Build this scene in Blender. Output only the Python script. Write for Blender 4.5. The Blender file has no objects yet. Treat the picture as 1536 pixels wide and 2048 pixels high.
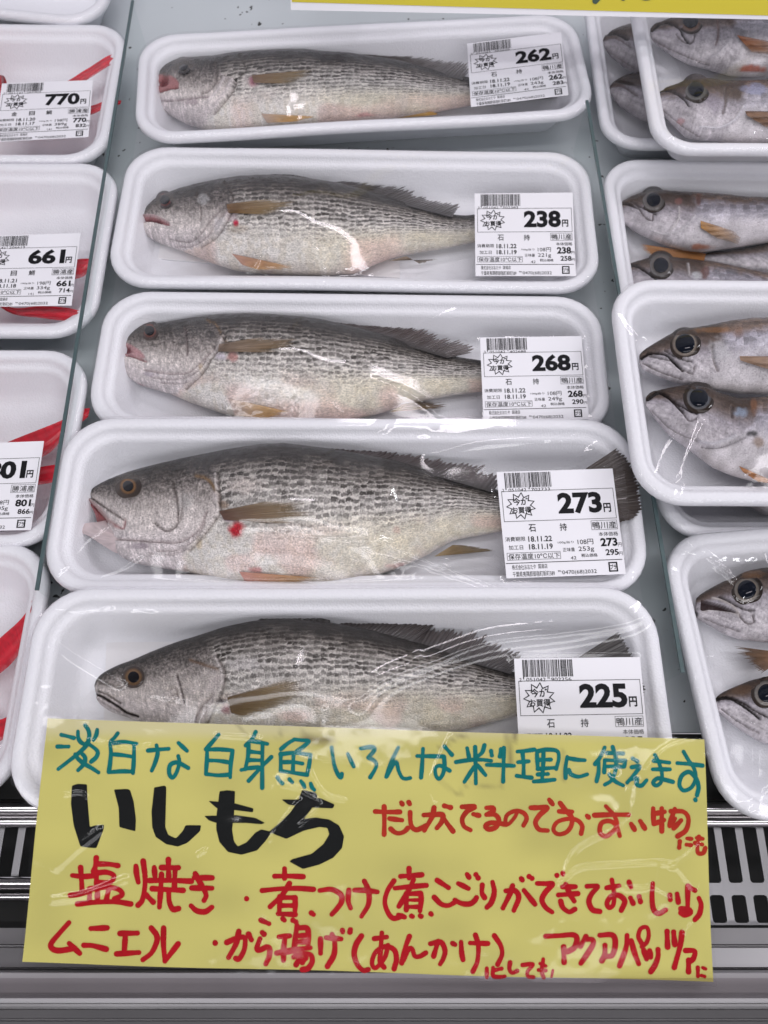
import bpy, math, random
import numpy as np
from mathutils import Vector

# ---------------------------------------------------------------- camera, light, exposure
scn = bpy.context.scene
COL = scn.collection
CAM_H, PITCH, FPX = 0.42, math.radians(22.5), 1596.0
cam_d = bpy.data.cameras.new('camera')
cam = bpy.data.objects.new('camera', cam_d); COL.objects.link(cam)
cam.location = (0, 0, CAM_H); cam.rotation_euler = (PITCH, 0, 0)
cam_d.sensor_fit = 'HORIZONTAL'; cam_d.sensor_width = 36.0; cam_d.lens = 36.0 * FPX / 1536.0
cam_d.clip_start = 0.02; cam_d.clip_end = 20
cam_d.dof.use_dof = True; cam_d.dof.focus_distance = 0.40; cam_d.dof.aperture_fstop = 20
scn.camera = cam
scn.view_settings.view_transform = 'Standard'; scn.view_settings.look = 'None'
scn.view_settings.exposure = -0.06; scn.view_settings.gamma = 1.0
scn.view_settings.use_curve_mapping = False
scn.cycles.transparent_max_bounces = 24; scn.cycles.max_bounces = 8
scn.cycles.caustics_reflective = False; scn.cycles.caustics_refractive = False
world = bpy.data.worlds.new('World'); scn.world = world; world.use_nodes = True
bg = world.node_tree.nodes['Background']
bg.inputs[0].default_value = (0.92, 0.90, 0.97, 1)
_nt = world.node_tree; _tc = _nt.nodes.new('ShaderNodeTexCoord'); _sx = _nt.nodes.new('ShaderNodeSeparateXYZ'); _mr = _nt.nodes.new('ShaderNodeMapRange')
_nt.links.new(_tc.outputs['Generated'], _sx.inputs[0]); _nt.links.new(_sx.outputs[2], _mr.inputs[0]); _nt.links.new(_mr.outputs[0], bg.inputs[1])
_mr.inputs[1].default_value = 0.15; _mr.inputs[2].default_value = 0.75; _mr.inputs[3].default_value = 0.62; _mr.inputs[4].default_value = 0.09   # bright horizon added as fill, zenith kept dim so the film stays clear
def area(name, loc, target, sx, sy, power, col):
    d = bpy.data.lights.new(name, 'AREA'); d.shape = 'RECTANGLE'; d.size = sx; d.size_y = sy
    d.energy = power; d.color = col
    o = bpy.data.objects.new(name, d); COL.objects.link(o); o.location = loc
    o.rotation_euler = (Vector(target) - Vector(loc)).to_track_quat('-Z', 'Y').to_euler()
    return o
area('case_tube', (0.07, 0.645, 0.80), (0.05, 0.25, 0), 0.28, 0.055, 1.0, (1.0, 0.93, 0.985))
area('case_tube', (0.95, 0.645, 0.80), (0.4, 0.25, 0), 0.60, 0.055, 2.2, (1.0, 0.93, 0.985))
area('overhead_tube', (0.1, -0.50, 2.4), (0.1, -0.2, 0), 3.0, 0.20, 16, (0.985, 0.97, 1.0))
area('overhead_tube', (0.1, 0.08, 2.4), (0.1, 0.2, 0), 3.0, 0.20, 16, (0.985, 0.97, 1.0))
area('front_fill', (0, -2.2, 2.0), (0, 0.2, 0), 3.2, 1.0, 34, (0.97, 0.96, 1.0))  # unseen fill panel added to brighten the trays from the front
area('ceiling_tube', (2.4, 2.4, 2.3), (0, 0.3, 0), 0.15, 2.4, 46, (0.95, 0.96, 1.0))

# ---------------------------------------------------------------- helpers
U_AX = np.array([0, math.cos(PITCH), math.sin(PITCH)]); D_AX = np.array([0, math.sin(PITCH), -math.cos(PITCH)])
X_AX = np.array([1.0, 0, 0]); C0 = np.array([0, 0, CAM_H])
def rays(px, py):
    px = np.asarray(px, float); py = np.asarray(py, float)
    return ((px - 768) / FPX)[..., None] * X_AX - ((py - 1024) / FPX)[..., None] * U_AX + D_AX
def P(px, py, z):                      # the point of height z seen at photo pixel (px, py)
    r = rays(px, py); t = (np.asarray(z, float) - CAM_H) / r[..., 2]
    return C0 + r * t[..., None]
def PD(px, py, depth):
    return C0 + rays(px, py) * np.asarray(depth, float)[..., None]
def arr(pts): return np.array(pts, float)
rng = np.random.RandomState(7)

def link(name, me, parent=None):
    o = bpy.data.objects.new(name, me); COL.objects.link(o)
    if parent is not None: o.parent = parent
    return o
def mesh(name, verts, faces, mat, parent=None, origin=(0, 0, 0), smooth=True, col=None, spot=None, scu=None, alp=None, mats=None, midx=None):
    v = np.asarray(verts, float) - np.asarray(origin, float)
    me = bpy.data.meshes.new(name)
    me.from_pydata(v.tolist(), [], [tuple(map(int, f)) for f in faces])
    for m in (mats or [mat]): me.materials.append(m)
    if midx is not None: me.polygons.foreach_set('material_index', np.asarray(midx, np.int32))
    if smooth: me.polygons.foreach_set('use_smooth', np.ones(len(me.polygons), bool))
    if col is not None:
        a = me.attributes.new('pig', 'FLOAT_COLOR', 'POINT')
        c = np.ones((len(v), 4)); c[:, :3] = col; a.data.foreach_set('color', c.ravel().astype(np.float32))
    for nm, val in (('spot', spot), ('alp', alp)):
        if val is not None:
            a = me.attributes.new(nm, 'FLOAT', 'POINT'); a.data.foreach_set('value', np.asarray(val, np.float32))
    if scu is not None:
        a = me.attributes.new('scu', 'FLOAT_VECTOR', 'POINT')
        a.data.foreach_set('vector', np.asarray(scu, np.float32).ravel())
    me.update()
    o = link(name, me, parent)
    if parent is None: o.location = origin
    return o
def thing(o, label, cat, group=None):
    o['label'] = label; o['category'] = cat
    if group: o['group'] = group
    return o
def empty(name, loc):
    o = bpy.data.objects.new(name, None); COL.objects.link(o); o.location = loc; o.empty_display_size = 0.02
    return o
def grid_faces(nu, nv, wrap_u=False):
    f = []
    for i in range(nu if wrap_u else nu - 1):
        i2 = (i + 1) % nu
        for j in range(nv - 1):
            f.append((i * nv + j, i2 * nv + j, i2 * nv + j + 1, i * nv + j + 1))
    return f
class MB:
    def __init__(s): s.v = []; s.f = []
    def add(s, v, f):
        k = len(s.v); s.v += [tuple(p) for p in v]; s.f += [tuple(i + k for i in q) for q in f]
    def box(s, a, b):
        x0, y0, z0 = a; x1, y1, z1 = b
        s.add([(x0,y0,z0),(x1,y0,z0),(x1,y1,z0),(x0,y1,z0),(x0,y0,z1),(x1,y0,z1),(x1,y1,z1),(x0,y1,z1)],
              [(0,3,2,1),(4,5,6,7),(0,1,5,4),(1,2,6,5),(2,3,7,6),(3,0,4,7)])
    def build(s, name, mat, parent=None, origin=(0,0,0), smooth=False): return mesh(name, s.v, s.f, mat, parent, origin, smooth)

def catmull(pts, step):
    p = arr(pts)
    if len(p) == 2:
        n = max(2, int(np.linalg.norm(p[1] - p[0]) / step) + 1)
        t = np.linspace(0, 1, n)[:, None]; return p[0] * (1 - t) + p[1] * t
    q = np.vstack([2 * p[0] - p[1], p, 2 * p[-1] - p[-2]]); out = []
    for i in range(1, len(q) - 2):
        n = max(2, int(np.linalg.norm(q[i + 1] - q[i]) / step))
        t = np.linspace(0, 1, n, endpoint=False)[:, None]
        out.append(0.5 * (2*q[i] + (q[i+1]-q[i-1])*t + (2*q[i-1]-5*q[i]+4*q[i+1]-q[i+2])*t**2 + (3*q[i]-q[i-1]-3*q[i+1]+q[i+2])*t**3))
    return np.vstack(out + [q[-2:-1]])
def resample(poly, n, smooth=0):
    p = arr(poly); d = np.r_[0, np.cumsum(np.linalg.norm(np.diff(p, axis=0), axis=1))]
    s = np.linspace(0, d[-1], n)
    o = np.stack([np.interp(s, d, p[:, k]) for k in range(p.shape[1])], 1)
    if smooth:
        k = np.hanning(2 * smooth + 3)[1:-1]; k /= k.sum()
        pad = np.vstack([2*o[0] - o[1:smooth+1][::-1], o, 2*o[-1] - o[-smooth-1:-1][::-1]])
        o = np.stack([np.convolve(pad[:, c], k, 'valid') for c in range(o.shape[1])], 1)
    return o
def pdist(x, poly):
    p = arr(poly); best = np.full(len(x), 1e9)
    for a, b in zip(p[:-1], p[1:]):
        ab = b - a; t = np.clip(((x - a) @ ab) / max(ab @ ab, 1e-9), 0, 1)
        best = np.minimum(best, np.linalg.norm(x - a - t[:, None] * ab, axis=1))
    return best
def inpoly(x, poly):
    p = arr(poly); ins = np.zeros(len(x), bool); j = len(p) - 1
    for i in range(len(p)):
        c = ((p[i,1] > x[:,1]) != (p[j,1] > x[:,1])) & (x[:,0] < (p[j,0]-p[i,0])*(x[:,1]-p[i,1])/(p[j,1]-p[i,1]+1e-12)+p[i,0])
        ins ^= c; j = i
    return ins
_lat = np.random.RandomState(3).rand(128, 128)
def vnoise(x, y):
    xi = np.floor(x).astype(int); yi = np.floor(y).astype(int); fx = x - xi; fy = y - yi
    fx = fx*fx*(3-2*fx); fy = fy*fy*(3-2*fy); g = lambda a, b: _lat[a % 128, b % 128]
    return (g(xi,yi)*(1-fx)*(1-fy)+g(xi+1,yi)*fx*(1-fy)+g(xi,yi+1)*(1-fx)*fy+g(xi+1,yi+1)*fx*fy)
def sst(a, b, x):
    t = np.clip((x - a) / (b - a), 0, 1); return t*t*(3-2*t)

# ---------------------------------------------------------------- materials
def new_mat(name):
    m = bpy.data.materials.new(name); m.use_nodes = True
    nt = m.node_tree; return m, nt, nt.nodes['Principled BSDF'], nt.nodes['Material Output']
def nd(nt, typ, **kw):
    n = nt.nodes.new(typ)
    for k, v in kw.items():
        if k.startswith('i_'): n.inputs[int(k[2:])].default_value = v
        else: setattr(n, k, v)
    return n
def simple(name, col, rough=0.5, metal=0.0, coat=0.0, spec=0.5, noise=0.0, nscale=40, bump=0.0, bscale=300):
    m, nt, b, out = new_mat(name); L = nt.links.new
    b.inputs['Base Color'].default_value = (*col, 1); b.inputs['Roughness'].default_value = rough
    b.inputs['Metallic'].default_value = metal; b.inputs['Coat Weight'].default_value = coat
    b.inputs['Specular IOR Level'].default_value = spec
    tc = nd(nt, 'ShaderNodeTexCoord')
    if noise:
        n = nd(nt, 'ShaderNodeTexNoise'); n.inputs['Scale'].default_value = nscale; n.inputs['Detail'].default_value = 4
        L(tc.outputs['Object'], n.inputs['Vector'])
        mx = nd(nt, 'ShaderNodeMix', data_type='RGBA')
        mx.inputs[6].default_value = (*[c * (1 - noise) for c in col], 1); mx.inputs[7].default_value = (*[min(1, c * (1 + noise)) for c in col], 1)
        L(n.outputs['Fac'], mx.inputs[0]); L(mx.outputs[2], b.inputs['Base Color'])
        mr = nd(nt, 'ShaderNodeMapRange'); mr.inputs[3].default_value = rough * 0.8; mr.inputs[4].default_value = min(1, rough * 1.25)
        L(n.outputs['Fac'], mr.inputs[0]); L(mr.outputs[0], b.inputs['Roughness'])
    if bump:
        n2 = nd(nt, 'ShaderNodeTexNoise'); n2.inputs['Scale'].default_value = bscale; L(tc.outputs['Object'], n2.inputs['Vector'])
        bp = nd(nt, 'ShaderNodeBump'); bp.inputs['Strength'].default_value = bump; bp.inputs['Distance'].default_value = 0.0006
        L(n2.outputs['Fac'], bp.inputs['Height']); L(bp.outputs['Normal'], b.inputs['Normal'])
    return m
def foam_mat():
    m, nt, b, out = new_mat('white_foam'); L = nt.links.new
    b.inputs['Base Color'].default_value = (0.825, 0.83, 0.865, 1); b.inputs['Roughness'].default_value = 0.42
    b.inputs['Subsurface Weight'].default_value = 0.0
    tc = nd(nt, 'ShaderNodeTexCoord'); v = nd(nt, 'ShaderNodeTexVoronoi'); v.inputs['Scale'].default_value = 900
    n = nd(nt, 'ShaderNodeTexNoise'); n.inputs['Scale'].default_value = 60; n.inputs['Detail'].default_value = 5
    L(tc.outputs['Object'], v.inputs['Vector']); L(tc.outputs['Object'], n.inputs['Vector'])
    ad = nd(nt, 'ShaderNodeMath', operation='MULTIPLY_ADD'); ad.inputs[1].default_value = 2.0
    L(n.outputs['Fac'], ad.inputs[0]); L(v.outputs['Distance'], ad.inputs[2])
    bp = nd(nt, 'ShaderNodeBump'); bp.inputs['Strength'].default_value = 0.28; bp.inputs['Distance'].default_value = 0.0006
    L(ad.outputs[0], bp.inputs['Height']); L(bp.outputs['Normal'], b.inputs['Normal'])
    return m
def film_mat(name, ior=1.5, rough=0.075, tint=(0.985, 0.98, 0.985), bump=0.025, bscale=60, k=0.85):
    m, nt, b, out = new_mat(name); L = nt.links.new; nt.nodes.remove(b)
    tr = nd(nt, 'ShaderNodeBsdfTransparent'); tr.inputs[0].default_value = (*tint, 1)
    gl = nd(nt, 'ShaderNodeBsdfGlossy'); gl.inputs['Roughness'].default_value = rough
    tc = nd(nt, 'ShaderNodeTexCoord'); n = nd(nt, 'ShaderNodeTexNoise'); n.inputs['Scale'].default_value = bscale
    n.inputs['Detail'].default_value = 3; L(tc.outputs['Object'], n.inputs['Vector'])
    bp = nd(nt, 'ShaderNodeBump'); bp.inputs['Strength'].default_value = bump; bp.inputs['Distance'].default_value = 0.002
    L(n.outputs['Fac'], bp.inputs['Height'])
    fr = nd(nt, 'ShaderNodeFresnel'); fr.inputs[0].default_value = ior
    L(bp.outputs['Normal'], fr.inputs['Normal']); L(bp.outputs['Normal'], gl.inputs['Normal'])
    mu = nd(nt, 'ShaderNodeMath', operation='MULTIPLY'); mu.use_clamp = True; mu.inputs[1].default_value = k
    L(fr.outputs[0], mu.inputs[0])
    mn = nd(nt, 'ShaderNodeMath', operation='MINIMUM'); mn.inputs[1].default_value = 0.045; L(mu.outputs[0], mn.inputs[0]); mu = mn   # very thin film: edge-on it stays clear
    mx = nd(nt, 'ShaderNodeMixShader'); L(mu.outputs[0], mx.inputs[0]); L(tr.outputs[0], mx.inputs[1]); L(gl.outputs[0], mx.inputs[2])
    L(mx.outputs[0], out.inputs['Surface'])
    return m
def skin_mat(name, dark=(0.022, 0.017, 0.014), glint=0.55, grain=0.42, spotk=0.97, metal=0.04, rough=0.23, bumpk=0.8, speck=0.0):
    m, nt, b, out = new_mat(name); L = nt.links.new
    A = nd(nt, 'ShaderNodeAttribute', attribute_name='pig'); S = nd(nt, 'ShaderNodeAttribute', attribute_name='spot')
    V = nd(nt, 'ShaderNodeAttribute', attribute_name='scu')
    # jitter the scale lattice a little
    nz = nd(nt, 'ShaderNodeTexNoise'); nz.inputs['Scale'].default_value = 0.55; L(V.outputs['Vector'], nz.inputs['Vector'])
    sub = nd(nt, 'ShaderNodeVectorMath', operation='SUBTRACT'); sub.inputs[1].default_value = (0.5, 0.5, 0.5); L(nz.outputs['Color'], sub.inputs[0])
    sc = nd(nt, 'ShaderNodeVectorMath', operation='SCALE'); sc.inputs['Scale'].default_value = 0.95; L(sub.outputs[0], sc.inputs[0])
    add = nd(nt, 'ShaderNodeVectorMath', operation='ADD'); L(V.outputs['Vector'], add.inputs[0]); L(sc.outputs[0], add.inputs[1])
    vo = nd(nt, 'ShaderNodeTexVoronoi', voronoi_dimensions='2D'); vo.inputs['Scale'].default_value = 1.0; vo.inputs['Randomness'].default_value = 0.42
    L(add.outputs[0], vo.inputs['Vector'])
    de = nd(nt, 'ShaderNodeVectorMath', operation='SUBTRACT'); L(add.outputs[0], de.inputs[0]); L(vo.outputs['Position'], de.inputs[1])
    sp = nd(nt, 'ShaderNodeSeparateXYZ'); L(de.outputs[0], sp.inputs[0])
    # dark blotch at the root of every scale
    off = nd(nt, 'ShaderNodeVectorMath', operation='MULTIPLY_ADD'); off.inputs[1].default_value = (0.72, 1.55, 0); off.inputs[2].default_value = (0.12, 0.12, 0); L(de.outputs[0], off.inputs[0])
    ln = nd(nt, 'ShaderNodeVectorMath', operation='LENGTH'); L(off.outputs[0], ln.inputs[0])
    fine = nd(nt, 'ShaderNodeTexNoise'); fine.inputs['Scale'].default_value = 4.0; fine.inputs['Detail'].default_value = 3; L(V.outputs['Vector'], fine.inputs['Vector'])
    la = nd(nt, 'ShaderNodeMath', operation='MULTIPLY_ADD'); la.inputs[1].default_value = 0.60; L(fine.outputs['Fac'], la.inputs[0]); L(ln.outputs['Value'], la.inputs[2])
    lb = nd(nt, 'ShaderNodeMath', operation='MULTIPLY_ADD'); lb.inputs[1].default_value = -0.26; L(S.outputs['Fac'], lb.inputs[0]); L(la.outputs[0], lb.inputs[2]); la = lb
    mr = nd(nt, 'ShaderNodeMapRange', interpolation_type='SMOOTHSTEP'); mr.inputs[1].default_value = 0.36; mr.inputs[2].default_value = 0.72; mr.inputs[3].default_value = 1; mr.inputs[4].default_value = 0
    L(la.outputs[0], mr.inputs[0])
    pn = nd(nt, 'ShaderNodeTexNoise'); pn.inputs['Scale'].default_value = 0.28; pn.inputs['Detail'].default_value = 3; L(V.outputs['Vector'], pn.inputs['Vector'])
    pr = nd(nt, 'ShaderNodeMapRange'); pr.inputs[1].default_value = 0.3; pr.inputs[2].default_value = 0.62; pr.inputs[3].default_value = 0.6; pr.inputs[4].default_value = 1.0; L(pn.outputs['Fac'], pr.inputs[0])
    k1 = nd(nt, 'ShaderNodeMath', operation='MULTIPLY'); L(mr.outputs[0], k1.inputs[0]); L(pr.outputs[0], k1.inputs[1])
    rv = nd(nt, 'ShaderNodeSeparateXYZ'); L(vo.outputs['Color'], rv.inputs[0])
    rz = nd(nt, 'ShaderNodeMapRange'); rz.inputs[3].default_value = 0.75; rz.inputs[4].default_value = 1.15; L(rv.outputs[2], rz.inputs[0])
    k0 = nd(nt, 'ShaderNodeMath', operation='MULTIPLY'); k0.use_clamp = True; L(k1.outputs[0], k0.inputs[0]); L(rz.outputs[0], k0.inputs[1]); k1 = k0
    k2 = nd(nt, 'ShaderNodeMath', operation='MULTIPLY'); L(k1.outputs[0], k2.inputs[0]); L(S.outputs['Fac'], k2.inputs[1])
    k3 = nd(nt, 'ShaderNodeMath', operation='MULTIPLY'); k3.inputs[1].default_value = spotk; L(k2.outputs[0], k3.inputs[0])
    # sparkle painted as random brightness per scale + fine grain
    rr = nd(nt, 'ShaderNodeMapRange'); rr.inputs[3].default_value = 0.70; rr.inputs[4].default_value = 1.38; L(rv.outputs[0], rr.inputs[0])
    fr = nd(nt, 'ShaderNodeMapRange'); fr.inputs[1].default_value = 0.25; fr.inputs[2].default_value = 0.75; fr.inputs[3].default_value = 1 - grain; fr.inputs[4].default_value = 1 + grain; L(fine.outputs['Fac'], fr.inputs[0])
    sv = nd(nt, 'ShaderNodeMath', operation='MULTIPLY_ADD'); sv.inputs[1].default_value = 0.75; sv.inputs[2].default_value = 0.2; L(S.outputs['Fac'], sv.inputs[0])
    rl = nd(nt, 'ShaderNodeMix', data_type='FLOAT'); rl.inputs[2].default_value = 1.0; L(sv.outputs[0], rl.inputs[0]); L(rr.outputs[0], rl.inputs[3])
    rf = nd(nt, 'ShaderNodeMath', operation='MULTIPLY'); L(rl.outputs[0], rf.inputs[0]); L(fr.outputs[0], rf.inputs[1])
    cm = nd(nt, 'ShaderNodeVectorMath', operation='SCALE'); L(A.outputs['Color'], cm.inputs[0]); L(rf.outputs[0], cm.inputs['Scale'])
    mx = nd(nt, 'ShaderNodeMix', data_type='RGBA'); mx.inputs[7].default_value = (*dark, 1)
    L(k3.outputs[0], mx.inputs[0]); L(cm.outputs[0], mx.inputs[6])
    fk = nd(nt, 'ShaderNodeTexNoise'); fk.inputs['Scale'].default_value = 2.3; fk.inputs['Detail'].default_value = 6; fk.inputs['Roughness'].default_value = 0.8; fk.inputs['Distortion'].default_value = 0.6; L(V.outputs['Vector'], fk.inputs['Vector'])
    fm = nd(nt, 'ShaderNodeMapRange'); fm.inputs[1].default_value = 0.57; fm.inputs[2].default_value = 0.68; fm.inputs[4].default_value = glint; L(fk.outputs['Fac'], fm.inputs[0])  # scale glints painted into the colour as bright specks
    f1 = nd(nt, 'ShaderNodeVectorMath', operation='SCALE'); f1.inputs['Scale'].default_value = 1.75; L(A.outputs['Color'], f1.inputs[0])
    m3 = nd(nt, 'ShaderNodeMix', data_type='RGBA'); L(fm.outputs[0], m3.inputs[0]); L(mx.outputs[2], m3.inputs[6]); L(f1.outputs[0], m3.inputs[7])
    last = m3.outputs[2]
    if speck:
        s2 = nd(nt, 'ShaderNodeTexNoise'); s2.inputs['Scale'].default_value = 3.2; s2.inputs['Detail'].default_value = 5; s2.inputs['Roughness'].default_value = 0.75; L(V.outputs['Vector'], s2.inputs['Vector'])
        sm = nd(nt, 'ShaderNodeMapRange'); sm.inputs[1].default_value = 0.56; sm.inputs[2].default_value = 0.66; sm.inputs[4].default_value = speck; L(s2.outputs['Fac'], sm.inputs[0])
        m2 = nd(nt, 'ShaderNodeMix', data_type='RGBA'); m2.inputs[7].default_value = (0.06, 0.055, 0.06, 1); L(sm.outputs[0], m2.inputs[0]); L(last, m2.inputs[6]); last = m2.outputs[2]
    L(last, b.inputs['Base Color'])
    # scale relief: every scale tilts back a little and by its own amount
    h1 = nd(nt, 'ShaderNodeMath', operation='MULTIPLY'); L(sp.outputs[0], h1.inputs[0]); h1.inputs[1].default_value = -0.7
    r2 = nd(nt, 'ShaderNodeMath', operation='SUBTRACT'); r2.inputs[1].default_value = 0.5; L(rv.outputs[1], r2.inputs[0])
    h2 = nd(nt, 'ShaderNodeMath', operation='MULTIPLY_ADD'); L(r2.outputs[0], h2.inputs[0]); L(sp.outputs[1], h2.inputs[1]); L(h1.outputs[0], h2.inputs[2])
    h3 = nd(nt, 'ShaderNodeMath', operation='MULTIPLY_ADD'); L(fine.outputs['Fac'], h3.inputs[0]); h3.inputs[1].default_value = 0.8; L(h2.outputs[0], h3.inputs[2])
    bp = nd(nt, 'ShaderNodeBump'); bp.inputs['Strength'].default_value = bumpk; bp.inputs['Distance'].default_value = 0.0012
    L(h3.outputs[0], bp.inputs['Height']); L(bp.outputs['Normal'], b.inputs['Normal'])
    b.inputs['Metallic'].default_value = metal; b.inputs['Roughness'].default_value = rough
    b.inputs['Coat Weight'].default_value = 0.06; b.inputs['Coat Roughness'].default_value = 0.15; b.inputs['Specular IOR Level'].default_value = 0.26
    return m
def pig_mat(name, rough=0.4, coat=0.4, alpha=False, metal=0.0, spec=0.5):
    m, nt, b, out = new_mat(name); L = nt.links.new
    A = nd(nt, 'ShaderNodeAttribute', attribute_name='pig'); L(A.outputs['Color'], b.inputs['Base Color'])
    b.inputs['Roughness'].default_value = rough; b.inputs['Coat Weight'].default_value = coat; b.inputs['Metallic'].default_value = metal; b.inputs['Specular IOR Level'].default_value = spec
    if alpha:
        a = nd(nt, 'ShaderNodeAttribute', attribute_name='alp'); L(a.outputs['Fac'], b.inputs['Alpha'])
    return m
M = dict(
    foam=foam_mat(),
    film=film_mat('clear_plastic_wrap'), skirt=film_mat('clear_wrap_fold', k=1.0, bump=0.7, bscale=220),
    laminate=film_mat('clear_laminate', rough=0.09, bump=0.35, bscale=35, k=0.85),
    croaker=skin_mat('croaker_skin'),
    silver=skin_mat('silver_fish_skin', spotk=0.25, glint=0.12, grain=0.18, metal=0.08, rough=0.27, bumpk=0.30, speck=0.5),
    red=skin_mat('red_fish_skin', spotk=0.1, metal=0.0, rough=0.4, bumpk=0.2),
    fin=pig_mat('fin_membrane', 0.45, 0.3, alpha=True),
    pig=pig_mat('wet_tissue', 0.35, 0.5),
    eye=pig_mat('fish_eye', 0.07, 0.0, spec=0.25),
    label=simple('label_paper', (0.80, 0.79, 0.83), 0.5, coat=0.15, noise=0.02),
    ink=simple('printing_ink', (0.012, 0.012, 0.014), 0.5, spec=0.08),
    chrome=simple('polished_steel', (0.62, 0.60, 0.61), 0.16, metal=1.0, noise=0.08, nscale=15),
    steel=simple('grille_steel', (0.25, 0.245, 0.255), 0.38, metal=0.85, noise=0.22, nscale=60),
    alu=simple('brushed_aluminium', (0.35, 0.34, 0.35), 0.42, metal=0.35, noise=0.12, nscale=25),
    black=simple('dark_cavity', (0.012, 0.012, 0.012), 0.8),
    edge=simple('glass_edge', (0.07, 0.105, 0.11), 0.3, noise=0.2, nscale=200),
    glass=film_mat('clear_divider', rough=0.02, tint=(0.93, 0.955, 0.95), bump=0.04, bscale=12, k=0.6),
    rail=film_mat('clear_rail', rough=0.12, tint=(0.74, 0.71, 0.72), bump=0.05, bscale=20, k=1.6),
    pad=simple('absorbent_pad', (0.80, 0.79, 0.80), 0.7, bump=0.3, bscale=500),
    panel=simple('case_back_panel', (0.62, 0.63, 0.67), 0.35, noise=0.08, nscale=9),
    teal=simple('teal_marker', (0.002, 0.15, 0.145), 0.4, spec=0.08, noise=0.3, nscale=150),
    redm=simple('red_marker', (0.40, 0.004, 0.010), 0.4, spec=0.08, noise=0.25, nscale=150),
    orange=simple('orange_red_marker', (0.40, 0.026, 0.012), 0.4, spec=0.08, noise=0.3, nscale=120),
    blackm=simple('black_marker', (0.006, 0.007, 0.007), 0.45, spec=0.08, noise=0.3, nscale=60),
    green=simple('dark_green_marker', (0.02, 0.055, 0.03), 0.45),
    paper=pig_mat('yellow_paper', 0.6, 0.1),
)
def shelf_mat():
    m, nt, b, out = new_mat('shelf_coating'); L = nt.links.new
    tc = nd(nt, 'ShaderNodeTexCoord')
    n = nd(nt, 'ShaderNodeTexNoise'); n.inputs['Scale'].default_value = 7; n.inputs['Detail'].default_value = 5; L(tc.outputs['Object'], n.inputs['Vector'])
    mx = nd(nt, 'ShaderNodeMix', data_type='RGBA'); mx.inputs[6].default_value = (0.46, 0.50, 0.52, 1); mx.inputs[7].default_value = (0.60, 0.63, 0.65, 1); L(n.outputs['Fac'], mx.inputs[0])
    d = nd(nt, 'ShaderNodeTexNoise'); d.inputs['Scale'].default_value = 150; d.inputs['Detail'].default_value = 2; L(tc.outputs['Object'], d.inputs['Vector'])
    d2 = nd(nt, 'ShaderNodeTexNoise'); d2.inputs['Scale'].default_value = 14; L(tc.outputs['Object'], d2.inputs['Vector'])
    mu = nd(nt, 'ShaderNodeMath', operation='MULTIPLY_ADD'); mu.inputs[1].default_value = 0.35; L(d2.outputs['Fac'], mu.inputs[0]); L(d.outputs['Fac'], mu.inputs[2])
    r = nd(nt, 'ShaderNodeMapRange'); r.inputs[1].default_value = 0.885; r.inputs[2].default_value = 0.91; L(mu.outputs[0], r.inputs[0])
    m2 = nd(nt, 'ShaderNodeMix', data_type='RGBA'); m2.inputs[7].default_value = (0.03, 0.028, 0.025, 1); L(r.outputs[0], m2.inputs[0]); L(mx.outputs[2], m2.inputs[6])
    L(m2.outputs[2], b.inputs['Base Color']); b.inputs['Roughness'].default_value = 0.28
    return m
M['shelf'] = shelf_mat()
# ---------------------------------------------------------------- the display case
def sheet(name, x0, x1, y0, y1, z, mat, t=0.004):
    b = MB(); b.box((x0, y0, z - t), (x1, y1, z)); return b.build(name, mat)
o = sheet('shelf_surface', -0.75, 0.75, 0.052, 0.64, 0.0, M['shelf']); o['kind'] = 'structure'
o = sheet('dark_front_plate', -0.75, 0.75, 0.020, 0.0515, -0.002, M['black'], 0.02); o['kind'] = 'structure'  # black plate added where the shelf front goes dark
b = MB(); b.box((-0.75, 0.6405, -0.02), (0.75, 0.66, 0.45)); o = b.build('back_panel', M['panel']); o['kind'] = 'structure'

def tube(name, p0, p1, r, mat, parent=None, origin=(0,0,0), n=20):
    p0 = arr(p0); p1 = arr(p1); v = []; f = []
    for k in range(n):
        a = 2 * math.pi * k / n; d = np.array([0, math.cos(a), math.sin(a)]) * r
        v += [p0 + d, p1 + d]
    for k in range(n):
        k2 = (k + 1) % n; f.append((2*k, 2*k+1, 2*k2+1, 2*k2))
    return mesh(name, v, f, mat, parent, origin)
# chrome rail along the front of the shelf
ry = P(768, 1629, 0.002)[1]
rail = empty('front_rail', (0, ry, 0.002)); thing(rail, 'polished chrome double rail along the front edge of the shelf', 'rail')
tube('rail_bar', (-0.75, ry + 0.0030, 0.002), (0.75, ry + 0.0030, 0.002), 0.0032, M['chrome'], rail, (0, ry, 0.002))
tube('rail_bar', (-0.75, ry - 0.0030, 0.000), (0.75, ry - 0.0030, 0.000), 0.0030, M['chrome'], rail, (0, ry, 0.002))
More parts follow.
